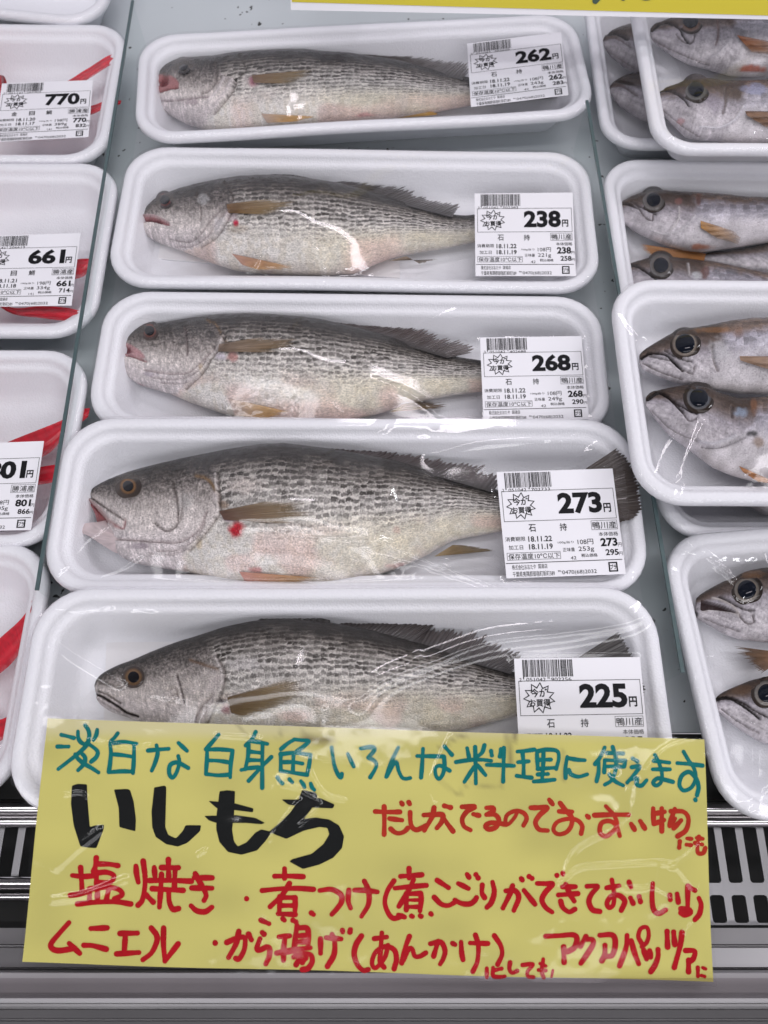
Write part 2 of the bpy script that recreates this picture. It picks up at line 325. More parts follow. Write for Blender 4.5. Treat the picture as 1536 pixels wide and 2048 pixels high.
# air grille
gz = -0.016
def gy(py): return float(P(768, py, gz)[1])
def rr_hole_plate(xs, y0, y1, ya, yb, wslot, z, t):
    """strip from y0 (front) to y1 (back) pierced by one rounded slot per pitch"""
    v = []; f = []; pitch = xs[1] - xs[0]; r = wslot * 0.22; n = 5
    for x in xs:
        ring = []
        for cx, cy, a0 in ((x + wslot/2 - r, yb - r, 0), (x - wslot/2 + r, yb - r, 90), (x - wslot/2 + r, ya + r, 180), (x + wslot/2 - r, ya + r, 270)):
            for k in range(n + 1):
                a = math.radians(a0 + 90 * k / n); ring.append((cx + r*math.cos(a), cy + r*math.sin(a)))
        out = []
        for (px, py) in ring:
            dx = px - x; dy = py - (ya + yb) / 2
            sx = (pitch/2) / max(abs(dx), 1e-6); sy = ((yb - ya)/2 + 0.0) / max(abs(dy), 1e-6)
            out.append((x + math.copysign(pitch/2, dx), y1 if dy > 0 else y0))
        # project ring corners to the outer rectangle corner, edges joined below
        k0 = len(v); m = len(ring)
        v += [(a, b_, z) for a, b_ in ring] + [(a, b_, z - t) for a, b_ in ring]
        q0 = len(v); v += [(x + pitch/2, y1, z), (x - pitch/2, y1, z), (x - pitch/2, y0, z), (x + pitch/2, y0, z)]
        for c in range(4):
            s = c * (n + 1)
            for k in range(n): f.append((k0 + s + k, q0 + c, k0 + s + k + 1))
            e = k0 + s + n; s2 = k0 + ((c + 1) % 4) * (n + 1)
            f.append((e, q0 + c, q0 + (c + 1) % 4, s2))
        for k in range(m):
            k2 = (k + 1) % m; f.append((k0 + k, k0 + k2, k0 + m + k2, k0 + m + k))
    return v, f
pitch = 0.0107
xs = [i * pitch + 0.0035 for i in range(-60, 61)]
gr = empty('air_grille', (0, gy(1750), gz)); thing(gr, 'slotted steel air grille between the chrome rail and the front panel', 'grille')
v, f = rr_hole_plate(xs, gy(1779), gy(1640), gy(1766), gy(1650), 0.0070, gz, 0.0012)
v2, f2 = rr_hole_plate(xs, gy(1850), gy(1779), gy(1846), gy(1790), 0.0070, gz, 0.0012)
g = MB(); g.add(v, f); g.add(v2, f2); g.build('slotted_plate', M['steel'], gr, (0, gy(1750), gz))
tr = empty('grille_trim', (-0.42, gy(1780), gz)); thing(tr, 'pair of chrome trim bars over the grille left of the yellow sign', 'trim')
for _py, _r in ((1766, 0.0030), (1793, 0.0020)): tube('trim_bar', (-0.75, gy(_py), gz + 0.004), (-0.12, gy(_py), gz + 0.004), _r, M['chrome'], tr, (-0.42, gy(1780), gz))
g = MB(); g.box((-0.75, gy(1852), gz + 0.0005), (-0.12, gy(1752), gz + 0.0012)); g.build('dark_strip', M['black'], tr, (-0.42, gy(1780), gz))
o = sheet('slot_dark_sheet', -0.75, 0.75, -0.12, 0.03, -0.075, M['black']); o['kind'] = 'structure'  # black sheet that paints the darkness under the slots
# stepped aluminium front panel: profile swept along x
prof = [(1858, -0.040), (1857, -0.010), (1856, -0.0045), (1888, 0.000), (1890, -0.0022), (1893, -0.0022), (1896, 0.001), (1934, 0.0045), (1936, 0.0020),
        (1939, 0.0020), (1942, 0.0055), (1966, 0.0085), (1968, 0.004), (1990, 0.012), (1992, 0.020), (2001, 0.0212), (2006, 0.0212), (2008, 0.0180), (2018, 0.0182), (2020, 0.022), (2036, 0.0245),
        (2038, 0.0225), (2041, 0.0225), (2043, 0.0255), (2060, 0.028), (2150, 0.034), (2200, 0.0)]
pp = [P(768, py, z)[1:] for py, z in prof]
v = []; f = []
for x in np.linspace(-0.75, 0.75, 31):
    v += [(x, p[0], p[1]) for p in pp]
f = grid_faces(31, len(pp), False)
fp = mesh('case_front', v, f, M['alu'], smooth=False); thing(fp, 'grey aluminium front panel with long horizontal ridges at the bottom', 'panel')

# glass dividers
def divider(pa, pb, label, z=0.042):
    a = P(*pa, z); b_ = P(*pb, z); a0 = a.copy(); b0 = b_.copy(); a0[2] = b0[2] = 0.001
    root = empty('shelf_divider', tuple((a0 + b0) / 2)); thing(root, label, 'divider', 'clear dividers between the columns of trays'); og = root.location
    d = (b_ - a); d /= np.linalg.norm(d); nrm = np.array([d[1], -d[0], 0]) * 0.00095
    n = 24; v = []; f = []
    for i in range(n + 1):
        t = i / n; q = a * (1 - t) + b_ * t; q0 = a0 * (1 - t) + b0 * t
        v += [q0, q - np.array([0, 0, 0.0011])]
    mesh('clear_sheet', v, grid_faces(n + 1, 2), M['glass'], root, og)
    bx = MB(); v = []
    for q in (a, b_):
        for s, dz in ((1, 0), (-1, 0), (-1, -0.001), (1, -0.001)): v.append(q + nrm * s + np.array([0, 0, dz]))
    bx.add(v, [(0,1,5,4), (1,2,6,5), (2,3,7,6), (3,0,4,7), (0,3,2,1), (4,5,6,7)])
    bx.build('polished_edge', M['edge'], root, og)
divider((265, 0), (73, 1180), 'clear divider left of the croaker trays, beside the red fish trays')
divider((1174, 200), (1366, 1345), 'clear divider right of the croaker trays, beside the big-eyed fish')

# ---------------------------------------------------------------- foam trays
def rr_loop(w, d, r, n=8):
    r = max(r, 0.002); out = []
    for cx, cy, a0 in ((w/2 - r, d/2 - r, 0), (-w/2 + r, d/2 - r, 90), (-w/2 + r, -d/2 + r, 180), (w/2 - r, -d/2 + r, 270)):
        for k in range(n + 1):
            a = math.radians(a0 + 90 * k / n); out.append((cx + r*math.cos(a), cy + r*math.sin(a)))
    # densify the straight runs
    q = []
    for i, p in enumerate(out):
        p2 = out[(i + 1) % len(out)]; m = max(1, int(math.hypot(p2[0]-p[0], p2[1]-p[1]) / 0.02))
        for k in range(m): q.append((p[0] + (p2[0]-p[0])*k/m, p[1] + (p2[1]-p[1])*k/m))
    return q
class Tray: pass
def tray(corn, z, label, group, base=0.0, rad=0.026, depth=0.0262, cat='tray'):
    TL, TR, BR, BL = [P(c[0], c[1], z) for c in corn]
    T = Tray(); c = (TL + TR + BR + BL) / 4
    ax = (TR - TL) + (BR - BL); ang = math.atan2(ax[1], ax[0]); ux = np.array([math.cos(ang), math.sin(ang)]); uy = np.array([-ux[1], ux[0]])
    w = (np.linalg.norm((TR - TL)[:2]) + np.linalg.norm((BR - BL)[:2])) / 2
    d = (((TL - BL)[:2] @ uy) + ((TR - BR)[:2] @ uy)) / 2
    T.c = c; T.w = w; T.d = d; T.ang = ang; T.ux = ux; T.uy = uy; T.rim = z; T.floor = z - depth; T.rad = rad; T.pts = []; T.origin = (c[0], c[1], base)
    h = z - base
    prof = [(0.024, -h), (0.0215, -h), (0.0195, -h + 0.001), (0.0075, -0.009), (0.0012, -0.0062), (0.0002, -0.0048), (0.0, -0.0030), (0.0006, -0.0010), (0.0018, -0.0001), (0.0045, 0.0002), (0.0062, -0.0004),
            (0.0072, -0.0022), (0.0080, -0.0040), (0.0098, -0.0047), (0.0112, -0.0054), (0.0122, -0.0075), (0.0165, -0.0190), (0.0182, -0.0225), (0.0205, -0.0247), (0.0245, -depth + 0.0003), (0.029, -depth)]
    v = []; npf = len(prof); jit = np.random.RandomState(int(abs(c[0]) * 1e5) % 9999)
    loops = [rr_loop(w - 2*o_, d - 2*o_, rad - o_*0.6) for o_, _ in prof]
    n = min(len(l) for l in loops)
    base_l = rr_loop(w, d, rad); n = len(base_l)
    for o_, dz in prof:
        # inset the outer loop along its normals so every loop has the same count
        sx = (w - 2*o_) / w; sy = (d - 2*o_) / d
        l = arr(base_l); r0 = rad; cxs = np.sign(l[:, 0]) * np.clip(np.abs(l[:, 0]) - (w/2 - r0), 0, None); cys = np.sign(l[:, 1]) * np.clip(np.abs(l[:, 1]) - (d/2 - r0), 0, None)
        k = (r0 - o_ * 0.75) / r0 if o_ < r0 else 0.2
        core = np.stack([np.sign(l[:, 0]) * np.minimum(np.abs(l[:, 0]), w/2 - r0) , np.sign(l[:, 1]) * np.minimum(np.abs(l[:, 1]), d/2 - r0)], 1)
        core *= np.array([(w/2 - o_ - r0*k) / (w/2 - r0), (d/2 - o_ - r0*k) / (d/2 - r0)])
        q = core + np.stack([cxs, cys], 1) * k
        wob = 0.0005 * np.sin(q[:, 0] * 37 + c[1]*50) * np.cos(q[:, 1] * 51 + c[0]*40)
        for (x, y), wz in zip(q, wob): v.append((c[0] + x*ux[0] + y*uy[0], c[1] + x*ux[1] + y*uy[1], z + dz + (wz if dz > -0.02 else 0)))
    f = []
    for i in range(npf - 1):
        for j in range(n): f.append((i*n + j, i*n + (j+1) % n, (i+1)*n + (j+1) % n, (i+1)*n + j))
    f.append(tuple((npf-1)*n + j for j in range(n))); f.append(tuple(j for j in range(n))[::-1])
    T.obj = mesh('foam_tray', v, f, M['foam'], None, T.origin)
    thing(T.obj, label, cat, group)
    return T
def to_local(T, xy):
    d = np.asarray(xy)[..., :2] - T.c[:2]; return np.stack([d @ T.ux, d @ T.uy], -1)
def to_world(T, lx, ly, z):
    return np.stack([T.c[0] + lx*T.ux[0] + ly*T.uy[0], T.c[1] + lx*T.ux[1] + ly*T.uy[1], np.broadcast_to(z, lx.shape)], -1)

def film_and_label(T, ridges=(), label=None, seed=0, lift=0.0, autor=11):
    R = np.random.RandomState(seed + 11); w, d = T.w - 0.003, T.d - 0.003
    step = 0.00125; nx = int(w / step) + 1; ny = int(d / step) + 1
    lx = np.linspace(-w/2, w/2, nx); ly = np.linspace(-d/2, d/2, ny); X, Y = np.meshgrid(lx, ly, indexing='ij')
    r = T.rad - 0.0015; qx = np.abs(X) - (w/2 - r); qy = np.abs(Y) - (d/2 - r)
    sd = np.where((qx > 0) & (qy > 0), np.hypot(np.maximum(qx, 0), np.maximum(qy, 0)) - r, np.maximum(qx, qy) - r)   # <0 inside
    fixed = sd > -0.006
    rimz = T.rim + 0.0009
    obs = np.full((nx, ny), -1.0)
    for p in T.pts:
        l = to_local(T, p); i = np.rint((l[:, 0] + w/2) / step * ((nx-1)*step/w)).astype(int); j = np.rint((l[:, 1] + d/2) / step * ((ny-1)*step/d)).astype(int)
        ok = (i >= 0) & (i < nx) & (j >= 0) & (j < ny); np.maximum.at(obs, (i[ok], j[ok]), p[ok, 2] + 0.0015)
    for _ in range(3):
        o2 = obs.copy()
        for a_, b_ in ((1,0),(-1,0),(0,1),(0,-1)): o2 = np.maximum(o2, np.roll(np.roll(obs, a_, 0), b_, 1) - 0.0003)
        obs = o2
    Z = np.full((nx, ny), rimz - 0.0006)
    for it in range(900):
        A = Z.copy(); A[1:-1, 1:-1] = 0.25 * (Z[2:, 1:-1] + Z[:-2, 1:-1] + Z[1:-1, 2:] + Z[1:-1, :-2])
        Z = np.where(fixed, rimz, np.maximum(A, obs))
    for it in range(36):
        A = Z.copy(); A[1:-1, 1:-1] = 0.25 * (Z[2:, 1:-1] + Z[:-2, 1:-1] + Z[1:-1, 2:] + Z[1:-1, :-2]); Z = np.where(fixed, rimz, A)
    Zs = Z.copy()
    inn = sst(0.002, 0.012, -sd)
    Z += inn * 0.0006 * (vnoise(X * 28 + 50 + seed, Y * 40 + 50) - 0.5) + inn * 0.00010 * (vnoise(X * 110 + 70, Y * 90 + 60 + seed) - 0.5)
    edge = sst(0.0045, 0.0075, -sd) * (1 - sst(0.010, 0.022, -sd))          # gathers where the wrap is pulled over the lip
    Z += edge * 0.0004 * (vnoise(X * 420 + 40, Y * 420 + seed * 9 + 60) - .5) * (vnoise(X * 60 + 80, Y * 60 + seed) > .52)
    pts = np.stack([X.ravel(), Y.ravel()], 1)
    for (poly, wd, hh) in ridges:
        q = to_local(T, P(arr(poly)[:, 0], arr(poly)[:, 1], T.rim + 0.002)); q = catmull(q, 0.003)
        dist = pdist(pts, q).reshape(nx, ny); Z += hh * np.exp(-(dist / wd) ** 2)
    for k in range(autor):                      # tension folds running in from the corners and edges
        s = R.randint(4); cx, cy = (1, 1, -1, -1)[s] * (w/2 - 0.008), (1, -1, 1, -1)[s] * (d/2 - 0.008)
        if R.rand() < 0.5: cx = R.uniform(-0.45, 0.45) * w
        a = math.atan2(-cy, -cx * 0.6) + R.uniform(-0.5, 0.5); ln = R.uniform(0.015, 0.045)
        q = catmull([(cx, cy), (cx + ln*0.5*math.cos(a), cy + ln*0.5*math.sin(a)), (cx + ln*math.cos(a+.15), cy + ln*math.sin(a+.15))], 0.002)
        dist = pdist(pts, q).reshape(nx, ny); Z += R.uniform(0.0002, 0.0005) * np.exp(-(dist / R.uniform(0.0009, 0.0018)) ** 2)
    lab = None
    if label is not None:
        cor = arr(label['corners']); c3 = P(cor[:, 0], cor[:, 1], T.rim + 0.004); lc = to_local(T, c3)
        ins = inpoly(pts, lc).reshape(nx, ny) & (sd < -0.004)
        Amat = np.stack([X[ins], Y[ins], np.ones(ins.sum())], 1); co, *_ = np.linalg.lstsq(Amat, Zs[ins], rcond=None)
        off = min(np.percentile(Zs[ins] - Amat @ co, 90), 0.0025)
        pl = lambda x, y: co[0]*x + co[1]*y + co[2] + off
        grow = lc.mean(0) + (lc - lc.mean(0)) * 1.06
        ins2 = inpoly(pts, grow).reshape(nx, ny); Z = np.where(ins2, np.minimum(Z, pl(X, Y) - 0.0004), Z)
        lab = pl
    inside = sd <= 1e-9
    keep = np.zeros((nx-1, ny-1), bool)
    cnt = inside[:-1, :-1].astype(int) + inside[1:, :-1] + inside[:-1, 1:] + inside[1:, 1:]; keep = cnt > 0
    # snap outside verts to the rounded outline
    gx, gy_ = X.copy(), Y.copy(); o_ = ~inside
    ex = np.maximum(qx, 0); ey = np.maximum(qy, 0); L = np.maximum(np.hypot(ex, ey), 1e-9)
    gx[o_] = (np.sign(X) * (w/2 - r + ex / L * r))[o_]; gy_[o_] = (np.sign(Y) * (d/2 - r + ey / L * r))[o_]
    V = to_world(T, gx.ravel(), gy_.ravel(), 0.0); V[:, 2] = Z.ravel()
    idx = np.arange(nx*ny).reshape(nx, ny); f = []
    ii, jj = np.nonzero(keep)
    F = np.stack([idx[ii, jj], idx[ii+1, jj], idx[ii+1, jj+1], idx[ii, jj+1]], 1)
    used = np.unique(F); mp = -np.ones(nx*ny, int); mp[used] = np.arange(len(used)); V = V[used]; F = mp[F]
    # skirt folded over the lip
    lp = arr(rr_loop(w, d, r, 10)); lo = arr(rr_loop(w + 0.0042, d + 0.0042, r + 0.002, 10)); n0 = len(V); m = min(len(lp), len(lo))
    lp = resample(np.vstack([lp, lp[:1]]), 161)[:-1]; lo = resample(np.vstack([lo, lo[:1]]), 161)[:-1]; m = 160
    wob = 0.0004 * R.randn(m)
    s0 = to_world(T, lp[:, 0], lp[:, 1], rimz - 0.0001); s1 = to_world(T, lo[:, 0], lo[:, 1], rimz - 0.0012); s2 = to_world(T, lo[:, 0] * 0.9995, lo[:, 1] * 0.9995, rimz - 0.0042)
    s1[:, 2] += wob * 0.4; s2[:, 2] += wob
    V = np.vstack([V, s0, s1, s2]); S = []
    for k in range(m):
        k2 = (k+1) % m
        S += [(n0+k, n0+k2, n0+m+k2, n0+m+k), (n0+m+k, n0+m+k2, n0+2*m+k2, n0+2*m+k)]
    mesh('wrap_film', V, [tuple(q) for q in F] + S, None, T.obj, T.origin, mats=[M['film'], M['skirt']], midx=[0]*len(F) + [1]*len(S))
    if label is not None: build_label(T, label, lab)

# ---------------------------------------------------------------- printed price labels
_tc = {}
def text_mesh(s, bold=0.0):
    key = (s, bold)
    if key not in _tc:
        c = bpy.data.curves.new('t', 'FONT'); c.body = s; c.offset = bold; c.resolution_u = 3
        o = bpy.data.objects.new('t', c); COL.objects.link(o); dg = bpy.context.evaluated_depsgraph_get(); dg.update()
        me = bpy.data.meshes.new_from_object(o.evaluated_get(dg)); v = np.array([x.co[:2] for x in me.vertices]); f = [tuple(p.vertices) for p in me.polygons]
        bpy.data.objects.remove(o); bpy.data.curves.remove(c); bpy.data.meshes.remove(me); _tc[key] = (v, f)
    return _tc[key]
def put_text(acc, s, x0, x1, y0, y1, bold=0.0):
    v, f = text_mesh(s, bold); lo = v.min(0); hi = v.max(0); q = (v - lo) / np.maximum(hi - lo, 1e-6)
    acc.add([(x0 + (x1-x0)*a, y1 + (y0-y1)*b_, 0) for a, b_ in q], f)
def line(acc, x0, y0, x1, y1, t): acc.add([(x0, y0, 0), (x1, y0, 0), (x1, y1, 0), (x0, y1, 0)] if t == 0 else [], [(0, 1, 2, 3)] if t == 0 else [])
def frame(acc, x0, x1, y0, y1, t):
    for a in ((x0, y0, x1, y0+t), (x0, y1-t, x1, y1), (x0, y0+t, x0+t, y1-t), (x1-t, y0+t, x1, y1-t)): line(acc, *a, 0)
def label_print(L):
    A = MB(); U = lambda X: (X - 365) / 395.0; W = lambda Y: (Y - 775) / 328.0
    def tx(s, X0, X1, Y0, Y1, b=0.0): put_text(A, s, U(X0), U(X1), W(Y0), W(Y1), b)
    R = np.random.RandomState(int(L['price'])); x = 390.0
    while x < 547:
        wb = R.choice([1.2, 1.2, 2.2, 3.2]); line(A, U(x), W(779), U(min(x + wb, 548)), W(825 if not (x < 393 or 466 < x < 471) else 831), 0); x += wb + R.choice([1.2, 1.2, 2.2, 3.0])
    cs = L['code']; tx(cs[0], 378, 385, 827.5, 837); tx(cs[1:7], 400, 460, 827.5, 837); tx(cs[7:], 477, 540, 827.5, 837)
    frame(A, U(375), U(753), W(835), W(929), 0.004)
    # starburst
    cx, cy, n = 436.5, 881.5, 11; o_ = []; i_ = []
    for k in range(2*n):
        a = math.pi * k / n - math.pi/2 + 0.1; rr = 1.0 if k % 2 == 0 else 0.68
        o_.append((cx + 51*rr*math.cos(a), cy + 43*rr*math.sin(a))); i_.append((cx + (51*rr - 5)*math.cos(a), cy + (43*rr - 4.4)*math.sin(a)))
    k = 2*n; A.add([(U(p), W(q), 0) for p, q in o_ + i_], [(j, (j+1) % k, k + (j+1) % k, k + j) for j in range(k)])
    tx('今が', 410, 462, 856, 880, 0.02); tx('お買得', 405, 470, 884, 905, 0.02)
    tx(L['price'], 561, 709, 845, 911, 0.042); tx('円', 713, 738, 881, 909, 0.03)
    nm = L['name']
    for ch, a in zip(nm, (455, 559) if len(nm) == 2 else (425, 500, 572)): tx(ch, a, a + 24, 939, 962, 0.008)
    tx(L['place'], 669, 749, 938, 960, 0.004); frame(A, U(665), U(752), W(934), W(963), 0.003)
    tx('消費期限', 373, 440, 976, 990); tx(L['use'], 450, 529, 976, 993, 0.018)
    tx('加工日', 382, 430, 1002, 1016); tx(L['made'], 450, 529, 1000, 1017, 0.018)
    tx('100g当り', 547, 600, 994, 1003); tx(L['unit'] + '円', 613, 665, 990, 1007)
    tx('正味量', 561, 601, 1015, 1027); tx(L['g'] + 'g', 613, 665, 1013, 1031)
    tx('本体価格', 686, 751, 970, 983); tx(L['price'], 689, 745, 989, 1015, 0.035); tx('円', 746, 758, 1005, 1017)
    tx('税込価格', 620, 674, 1035, 1046, 0.006); tx(L['tax'], 702, 745, 1024, 1043, 0.022); tx('円', 746, 758, 1033, 1044)
    tx('保存温度10℃以下', 378, 549, 1028, 1046, 0.004); frame(A, U(374), U(552), W(1025), W(1048), 0.003)
    tx(L['no'], 584, 603, 1042, 1052); line(A, U(368), W(1056), U(754), W(1058), 0)
    tx('株式会社おおたや', 387, 466, 1062, 1078); tx('国道店', 474, 504, 1062, 1076)
    tx('千葉県夷隅郡御宿町新町589', 387, 526, 1083, 1100); tx('℡0470(68)2032', 537, 665, 1084, 1100)
    frame(A, U(706), U(736), W(1064), W(1094), 0.012); tx('プラ', 711, 731, 1072, 1087, 0.02)
    return A
def build_label(T, L, plane):
    cor = arr(L['corners'])
    def pos(u, v_, dz):
        u = np.asarray(u, float); v_ = np.asarray(v_, float)
        q = cor[0]*((1-u)*(1-v_))[:, None] + cor[1]*(u*(1-v_))[:, None] + cor[2]*(u*v_)[:, None] + cor[3]*((1-u)*v_)[:, None]
        w = P(q[:, 0], q[:, 1], T.rim + 0.004)
        for _ in range(3):
            l = to_local(T, w); w = P(q[:, 0], q[:, 1], plane(l[:, 0], l[:, 1]) + dz)
        return w
    nu, nv = 14, 12; uu, vv = np.meshgrid(np.linspace(0, 1, nu), np.linspace(0, 1, nv), indexing='ij')
    w = pos(uu.ravel(), vv.ravel(), 0.00025); lo = w.copy(); lo[:, 2] -= 0.00012
    top = grid_faces(nu, nv); idx = np.arange(nu*nv).reshape(nu, nv)
    ring = np.r_[idx[:, 0], idx[-1, 1:], idx[-2::-1, -1], idx[0, -2:0:-1]]; m = len(ring)
    f = [q[::-1] for q in top] + [(ring[k], ring[(k+1) % m], ring[(k+1) % m] + nu*nv, ring[k] + nu*nv) for k in range(m)]
    po = mesh('price_label', np.vstack([w, lo]), f, M['label'], T.obj, T.origin, smooth=False)
    A = L.get('_print') or label_print(L); a = arr(A.v); pv = pos(a[:, 0], a[:, 1], 0.00040)
    mesh('printing', pv, A.f, M['ink'], po, T.origin, smooth=False)
# ---------------------------------------------------------------- fish
def lerp_stops(x, stops):
    xs = [s[0] for s in stops]; return np.stack([np.interp(x, xs, [s[1][k] for s in stops]) for k in range(3)], -1)
def blend(c, m, col): return c * (1 - m[:, None]) + np.array(col) * m[:, None]
CRO_BODY = [(-1, (.72, .66, .61)), (-.7, (.80, .775, .74)), (-.35, (.74, .71, .67)), (0, (.63, .60, .565)), (.3, (.54, .51, .48)), (.52, (.36, .335, .31)), (.70, (.15, .133, .12)), (.84, (.04, .036, .033)), (1, (.018, .016, .015))]
CRO_HEAD = [(-1, (.70, .64, .64)), (-.5, (.70, .64, .64)), (-.15, (.72, .66, .635)), (.12, (.56, .51, .485)), (.38, (.34, .305, .285)), (.6, (.16, .14, .13)), (.8, (.06, .053, .048)), (1, (.04, .036, .034))]
SIL_BODY = [(-1, (.52, .48, .48)), (-.6, (.56, .53, .55)), (-.1, (.48, .455, .475)), (.3, (.40, .385, .43)), (.6, (.30, .285, .325)), (.82, (.16, .115, .095)), (1, (.07, .048, .04))]
SIL_HEAD = [(-1, (.44, .41, .43)), (-.5, (.48, .45, .47)), (0, (.40, .375, .40)), (.25, (.28, .26, .285)), (.5, (.12, .09, .08)), (.75, (.06, .04, .03)), (1, (.04, .028, .022))]
def fish(T, kind, label, group, top, bot, head, feats=(), ratio=0.50, nS=400, nU=96, lift=0.0, eye=None, seed=0, bright=1.0, floor=None, zt=0.75):
    R = np.random.RandomState(seed + 5)
    croak = kind == 'croaker'
    dense = lambda p: resample(resample(p, 300), 900, 14)
    def byx(p, n):
        s = np.linspace(0, 1, n); s = s ** 1.25 * 0.5 + s * 0.5
        q = dense(p); return np.stack([np.interp(s, np.linspace(0, 1, len(q)), q[:, k]) for k in range(2)], 1)
    Tp, Bp = byx(top, nS), byx(bot, nS)
    t = np.linspace(0, 1, nS)
    rv = rays((Tp[:, 0] + Bp[:, 0]) / 2, (Tp[:, 1] + Bp[:, 1]) / 2); ta = rv[:, 1] / -rv[:, 2]          # the visible outline belongs to a body with thickness
    kk = 1 / np.sqrt(1 + (ratio * ta) ** 2); md = (Tp + Bp) / 2; hv = (Tp - Bp) / 2 * kk[:, None]; Tp, Bp = md + hv, md - hv
    fl = (T.floor if floor is None else floor) + 0.0004 + lift
    z0 = fl + 0.014
    dep = np.linalg.norm(P(Tp[:, 0], Tp[:, 1], z0) - P(Bp[:, 0], Bp[:, 1], z0), axis=1)
    h = 0.5 * ratio * dep; k = np.hanning(31); k /= k.sum(); h = np.convolve(np.pad(h, 15, mode='edge'), k, 'valid')
    nose = np.sqrt(np.clip(1 - (1 - np.clip(t / 0.05, 0, 1)) ** 2, 0.02, 1)); h = h * (0.30 + 0.70 * nose)
    hm = h.max(); zc = fl + np.maximum(h, hm * 0.55 * np.ones_like(h)) * 1.0
    zc = np.convolve(np.pad(zc, 15, mode='edge'), k, 'valid'); zc = np.maximum(zc, fl + h * 0.98)
    nL = nU // 3; phi = np.r_[np.linspace(0, math.pi, nU), np.linspace(math.pi, 2*math.pi, nL + 2)[1:-1]]; N = len(phi)
    ca, sa = np.cos(phi), np.sin(phi); e = 0.97
    a = np.sign(ca) * np.abs(ca) ** 0.95; s_ = np.sign(sa) * np.abs(sa) ** e
    A = np.broadcast_to(a, (nS, N)); Z = zc[:, None] + h[:, None] * s_
    # flesh follows the projected outline: px position of every surface point
    mid = (Tp + Bp) / 2; hf = (Tp - Bp) / 2
    PX = mid[:, None, :] + hf[:, None, :] * A[..., None]
    W = P(PX[..., 0], PX[..., 1], np.broadcast_to(zc[:, None], Z.shape)); W = W.copy(); W[..., 2] = np.maximum(Z, fl)
    rho = np.arctan(ratio * ta)[:, None]                     # the fish lies rolled a little towards the front
    PH = phi[None, :] - rho; X = PX.reshape(-1, 2); tt = np.repeat(t, N); aa = np.cos(PH).reshape(-1); up = np.repeat((s_ > -0.05)[None], nS, 0).reshape(-1)
    # pixel of the surface point as seen (the flank rises towards the lens, so it shifts a little)
    rel = W.reshape(-1, 3) - C0; dz = rel @ D_AX; SX = np.stack([768 + FPX * rel[:, 0] / dz, 1024 - FPX * (rel @ U_AX) / dz], 1)
    n1 = vnoise(X[:, 0] / 7 + seed*3, X[:, 1] / 7); n2 = vnoise(X[:, 0] / 26 + 9, X[:, 1] / 20 + seed); n3 = vnoise(X[:, 0] / 3.2, X[:, 1] / 3.2 + seed)
    hx = np.interp(SX[:, 1], [p[1] for p in head], [p[0] for p in head]); hmask = 1 - sst(-10, 8, SX[:, 0] - hx + 10 * (n1 - .5))
    wob = aa + 0.16 * (n2 - .5) + 0.07 * (n1 - .5)
    body = lerp_stops(wob, CRO_BODY if croak else SIL_BODY); hd = lerp_stops(wob, CRO_HEAD if croak else SIL_HEAD)
    if croak:
        y = sst(.42, .7, tt) * sst(.25, -.35, aa) * sst(-1.0, -.75, aa); body = blend(body, 0.5 * y * (0.6 + .6*n2).clip(0, 1), (.66, .59, .38))
        y2 = sst(.15, -.5, aa) * (n1 > .55) * .25; body = blend(body, y2, (.55, .47, .33))
        cr = vnoise(X[:, 0] / 2.4 + seed, (X[:, 1] + X[:, 0] * .5) / 11)
        hd = hd * (0.70 + 0.30 * n1 + 0.34 * (n3 - .3) * sst(-.5, .3, aa) + .38 * (cr - .35))[:, None]
        hd = hd * (1 - .6 * sst(.48, .66, n3) * sst(-.05, .45, aa))[:, None] * (1 + .35 * sst(.6, .8, vnoise(X[:, 0] / 2.1 + 30, X[:, 1] / 2.6 + seed)))[:, None]
        body = blend(body, sst(.50, .80, vnoise(X[:, 0] / 60 + seed, X[:, 1] / 30 + 4)) * sst(.1, -.5, aa) * .5, (.74, .50, .46))
        spot = sst(-.60, .45, wob) * (1 - hmask) + hmask * sst(.2, .7, aa) * sst(.55, 1.0, tt / max(1e-6, 0.22)) * .7
        body *= (0.88 + 0.22 * n2)[:, None]
    elif kind == 'silver':
        hd = hd * (0.70 + 0.30 * n1 + 0.40 * n3)[:, None]
        st = vnoise((X[:, 0] + X[:, 1] * .8) / 26, (X[:, 1] - X[:, 0] * .55) / 3.0 + seed); hd = hd * (0.78 + 0.42 * st)[:, None]
        rib = 0.5 + 0.5 * np.sin(SX[:, 0] / 2.6 + SX[:, 1] / 6); body = blend(body, 0.20 * rib * sst(.55, .1, aa) * sst(-.3, .05, aa), (.60, .57, .58))
        body *= (0.72 + 0.56 * n2)[:, None]; body = blend(body, sst(.45, .75, aa) * (n1 > .5) * .18, (.27, .17, .11))
        spot = sst(-.2, .5, wob) * (1 - hmask)
    else:
        body = lerp_stops(wob, [(-1, (.62, .25, .26)), (-.3, (.55, .10, .11)), (.4, (.48, .015, .03)), (1, (.35, .005, .015))]); hd = body; spot = sst(0, .5, wob) * .4
    col = body * (1 - hmask)[:, None] + hd * hmask[:, None]
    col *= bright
    disp = np.zeros(len(X))
    if croak:
        hl = [(b_[0] + 3, b_[1]) for b_ in head[1:-1]]
        feats = list(feats) + [('line', hl, 2.6, (.15, .12, .11), .55, .0010), ('line', [(b_[0] - 5, b_[1]) for b_ in hl], 3.0, (.74, .68, .66), .35, -.0005)]  # shadow and highlight of the gill-cover edge painted as two lines
